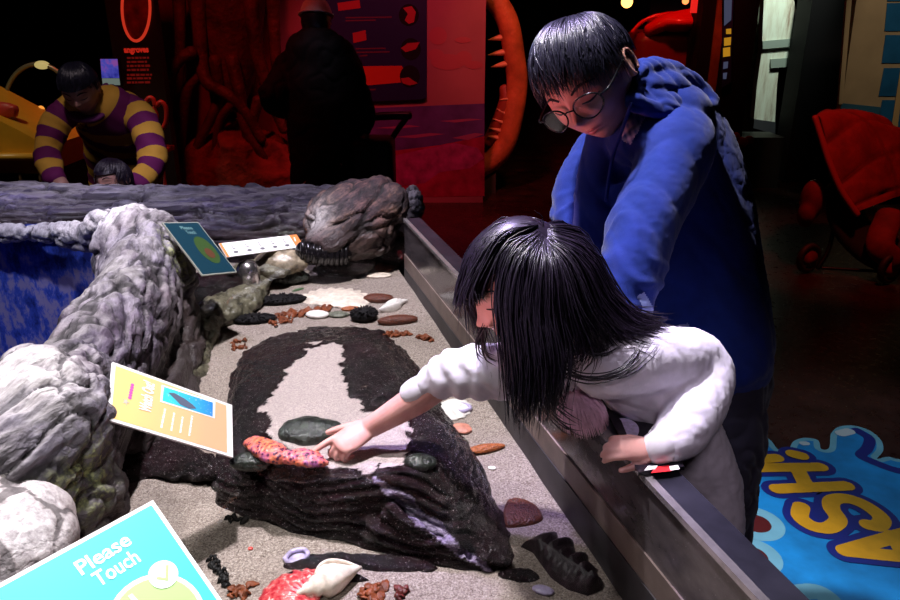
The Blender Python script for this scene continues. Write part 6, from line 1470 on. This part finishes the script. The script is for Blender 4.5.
# ================================================================== light
def lamp(kind, name, loc, energy, col, size=.1, target=None, spot=60, blend=.3, **k):
    l = bpy.data.lights.new(name, kind); l.energy = energy; l.color = col
    if kind == 'AREA': l.size = size
    else: l.shadow_soft_size = size
    if kind == 'SPOT': l.spot_size = math.radians(spot); l.spot_blend = blend
    o = bpy.data.objects.new(name, l); COL.objects.link(o); o.location = loc
    if target is not None: o.rotation_euler = (Vector(target)-Vector(loc)).to_track_quat('-Z', 'Y').to_euler()
    return o
w = bpy.data.worlds.new('hall_dark'); SC.world = w; w.use_nodes = True
w.node_tree.nodes['Background'].inputs[0].default_value = (.25, .10, .30, 1); w.node_tree.nodes['Background'].inputs[1].default_value = .008
lamp('SPOT', 'pool_spot', (-.35, 1.45, 3.0), 400, (.99, .93, 1.0), .05, (-.30, 1.40, .7), 60, .35)
lamp('SPOT', 'pool_spot', (-.95, .95, 2.9), 95, (1.0, .96, .97), .05, (-.62, 1.0, .9), 45, .4)
lamp('SPOT', 'violet_spot', (-.15, 1.9, 2.7), 190, (.60, .46, 1.0), .06, (.12, 1.15, 1.05), 24, .6)
lamp('SPOT', 'girl_spot', (.02, 1.15, 2.8), 48, (.88, .82, 1.0), .08, (.35, 1.10, .95), 17, .7)
lamp('SPOT', 'boy_spot', (-.9, 2.0, 2.2), 14, (.42, .48, 1.0), .08, (.34, 1.42, 1.18), 30, .6)
lamp('SPOT', 'girl_fill', (.20, .15, 1.75), 11, (1.0, .82, .95), .10, (.42, 1.10, .84), 24, .7)  # added fill without a fixture, lifts her shaded side and the pompom
lamp('SPOT', 'boy_face_fill', (-.55, 1.25, .98), 26, (1.0, .26, .30), .08, (.25, 1.40, 1.36), 13, .6)  # added pink fill, stands in for bounce on the boy's face
lamp('SPOT', 'girl_face_fill', (-.38, .55, 1.02), 16, (1.0, .50, .56), .06, (.055, 1.04, 1.055), 11, .6)  # added low fill in place of light bouncing off the pool
lamp('SPOT', 'sign_fill', (-.15, .1, 2.4), 60, (1.0, .97, .95), .05, (-.42, .84, .93), 22, .6)  # unseen light added near the camera to brighten the turquoise card
lamp('SPOT', 'log_spot', (-.9, 1.9, 2.9), 105, (.80, .72, 1.0), .05, (-.85, 2.6, .8), 55, .5)
lamp('SPOT', 'basin_spot', (-1.7, 1.3, 2.8), 170, (.75, .75, 1.0), .05, (-1.45, 2.2, .6), 40, .4)
lamp('SPOT', 'floor_spot', (2.2, 2.6, 3.2), 110, (.75, .88, 1.0), .08, (1.35, 2.0, 0), 42, .6)
# hall: red stage lights
lamp('SPOT', 'mural_red', (-.2, 4.4, 3.2), 150, (1.0, .10, .14), .1, (-.1, 6.2, .7), 60, .6)
lamp('SPOT', 'cap_fill', (-.9, 3.9, 3.1), 26, (.85, .85, 1.0), .08, (-.80, 4.5, 1.58), 9, .6)  # added white light, there only to lift the cap
lamp('SPOT', 'jaw_red', (.9, 5.2, 2.6), 40, (1.0, .30, .12), .1, (.45, 6.6, 1.0), 45, .6)
lamp('SPOT', 'roots_red', (-1.6, 3.9, 3.2), 60, (1.0, .06, .04), .1, (-1.7, 5.6, .5), 60, .6)
lamp('SPOT', 'man_spot', (-1.3, 2.2, 3.0), 40, (1.0, .80, .85), .1, (-1.55, 3.2, 1.0), 36, .6)
lamp('SPOT', 'console_spot', (-2.6, 3.2, 3.0), 50, (1.0, .85, .6), .1, (-2.4, 4.2, .6), 50, .6)
lamp('SPOT', 'dome_red', (1.6, 5.6, 3.2), 120, (1.0, .08, .05), .1, (2.0, 6.9, 1.4), 40, .5)
lamp('SPOT', 'door_spot', (3.0, 6.6, 2.9), 220, (.85, 1.0, .85), .1, (3.0, 7.4, 1.5), 44, .5)
lamp('SPOT', 'partition_spot', (3.0, 4.4, 3.2), 70, (1.0, .85, .65), .1, (3.55, 6.0, 1.3), 34, .6)
lamp('SPOT', 'stroller_red', (2.2, 3.6, 3.0), 85, (1.0, .10, .06), .1, (2.55, 4.5, .6), 40, .6)
try: SC.view_settings.view_transform = 'Standard'
except Exception: pass
SC.view_settings.exposure = 0
SC.cycles.max_bounces = 6; SC.cycles.transparent_max_bounces = 12; SC.cycles.caustics_reflective = False; SC.cycles.caustics_refractive = False
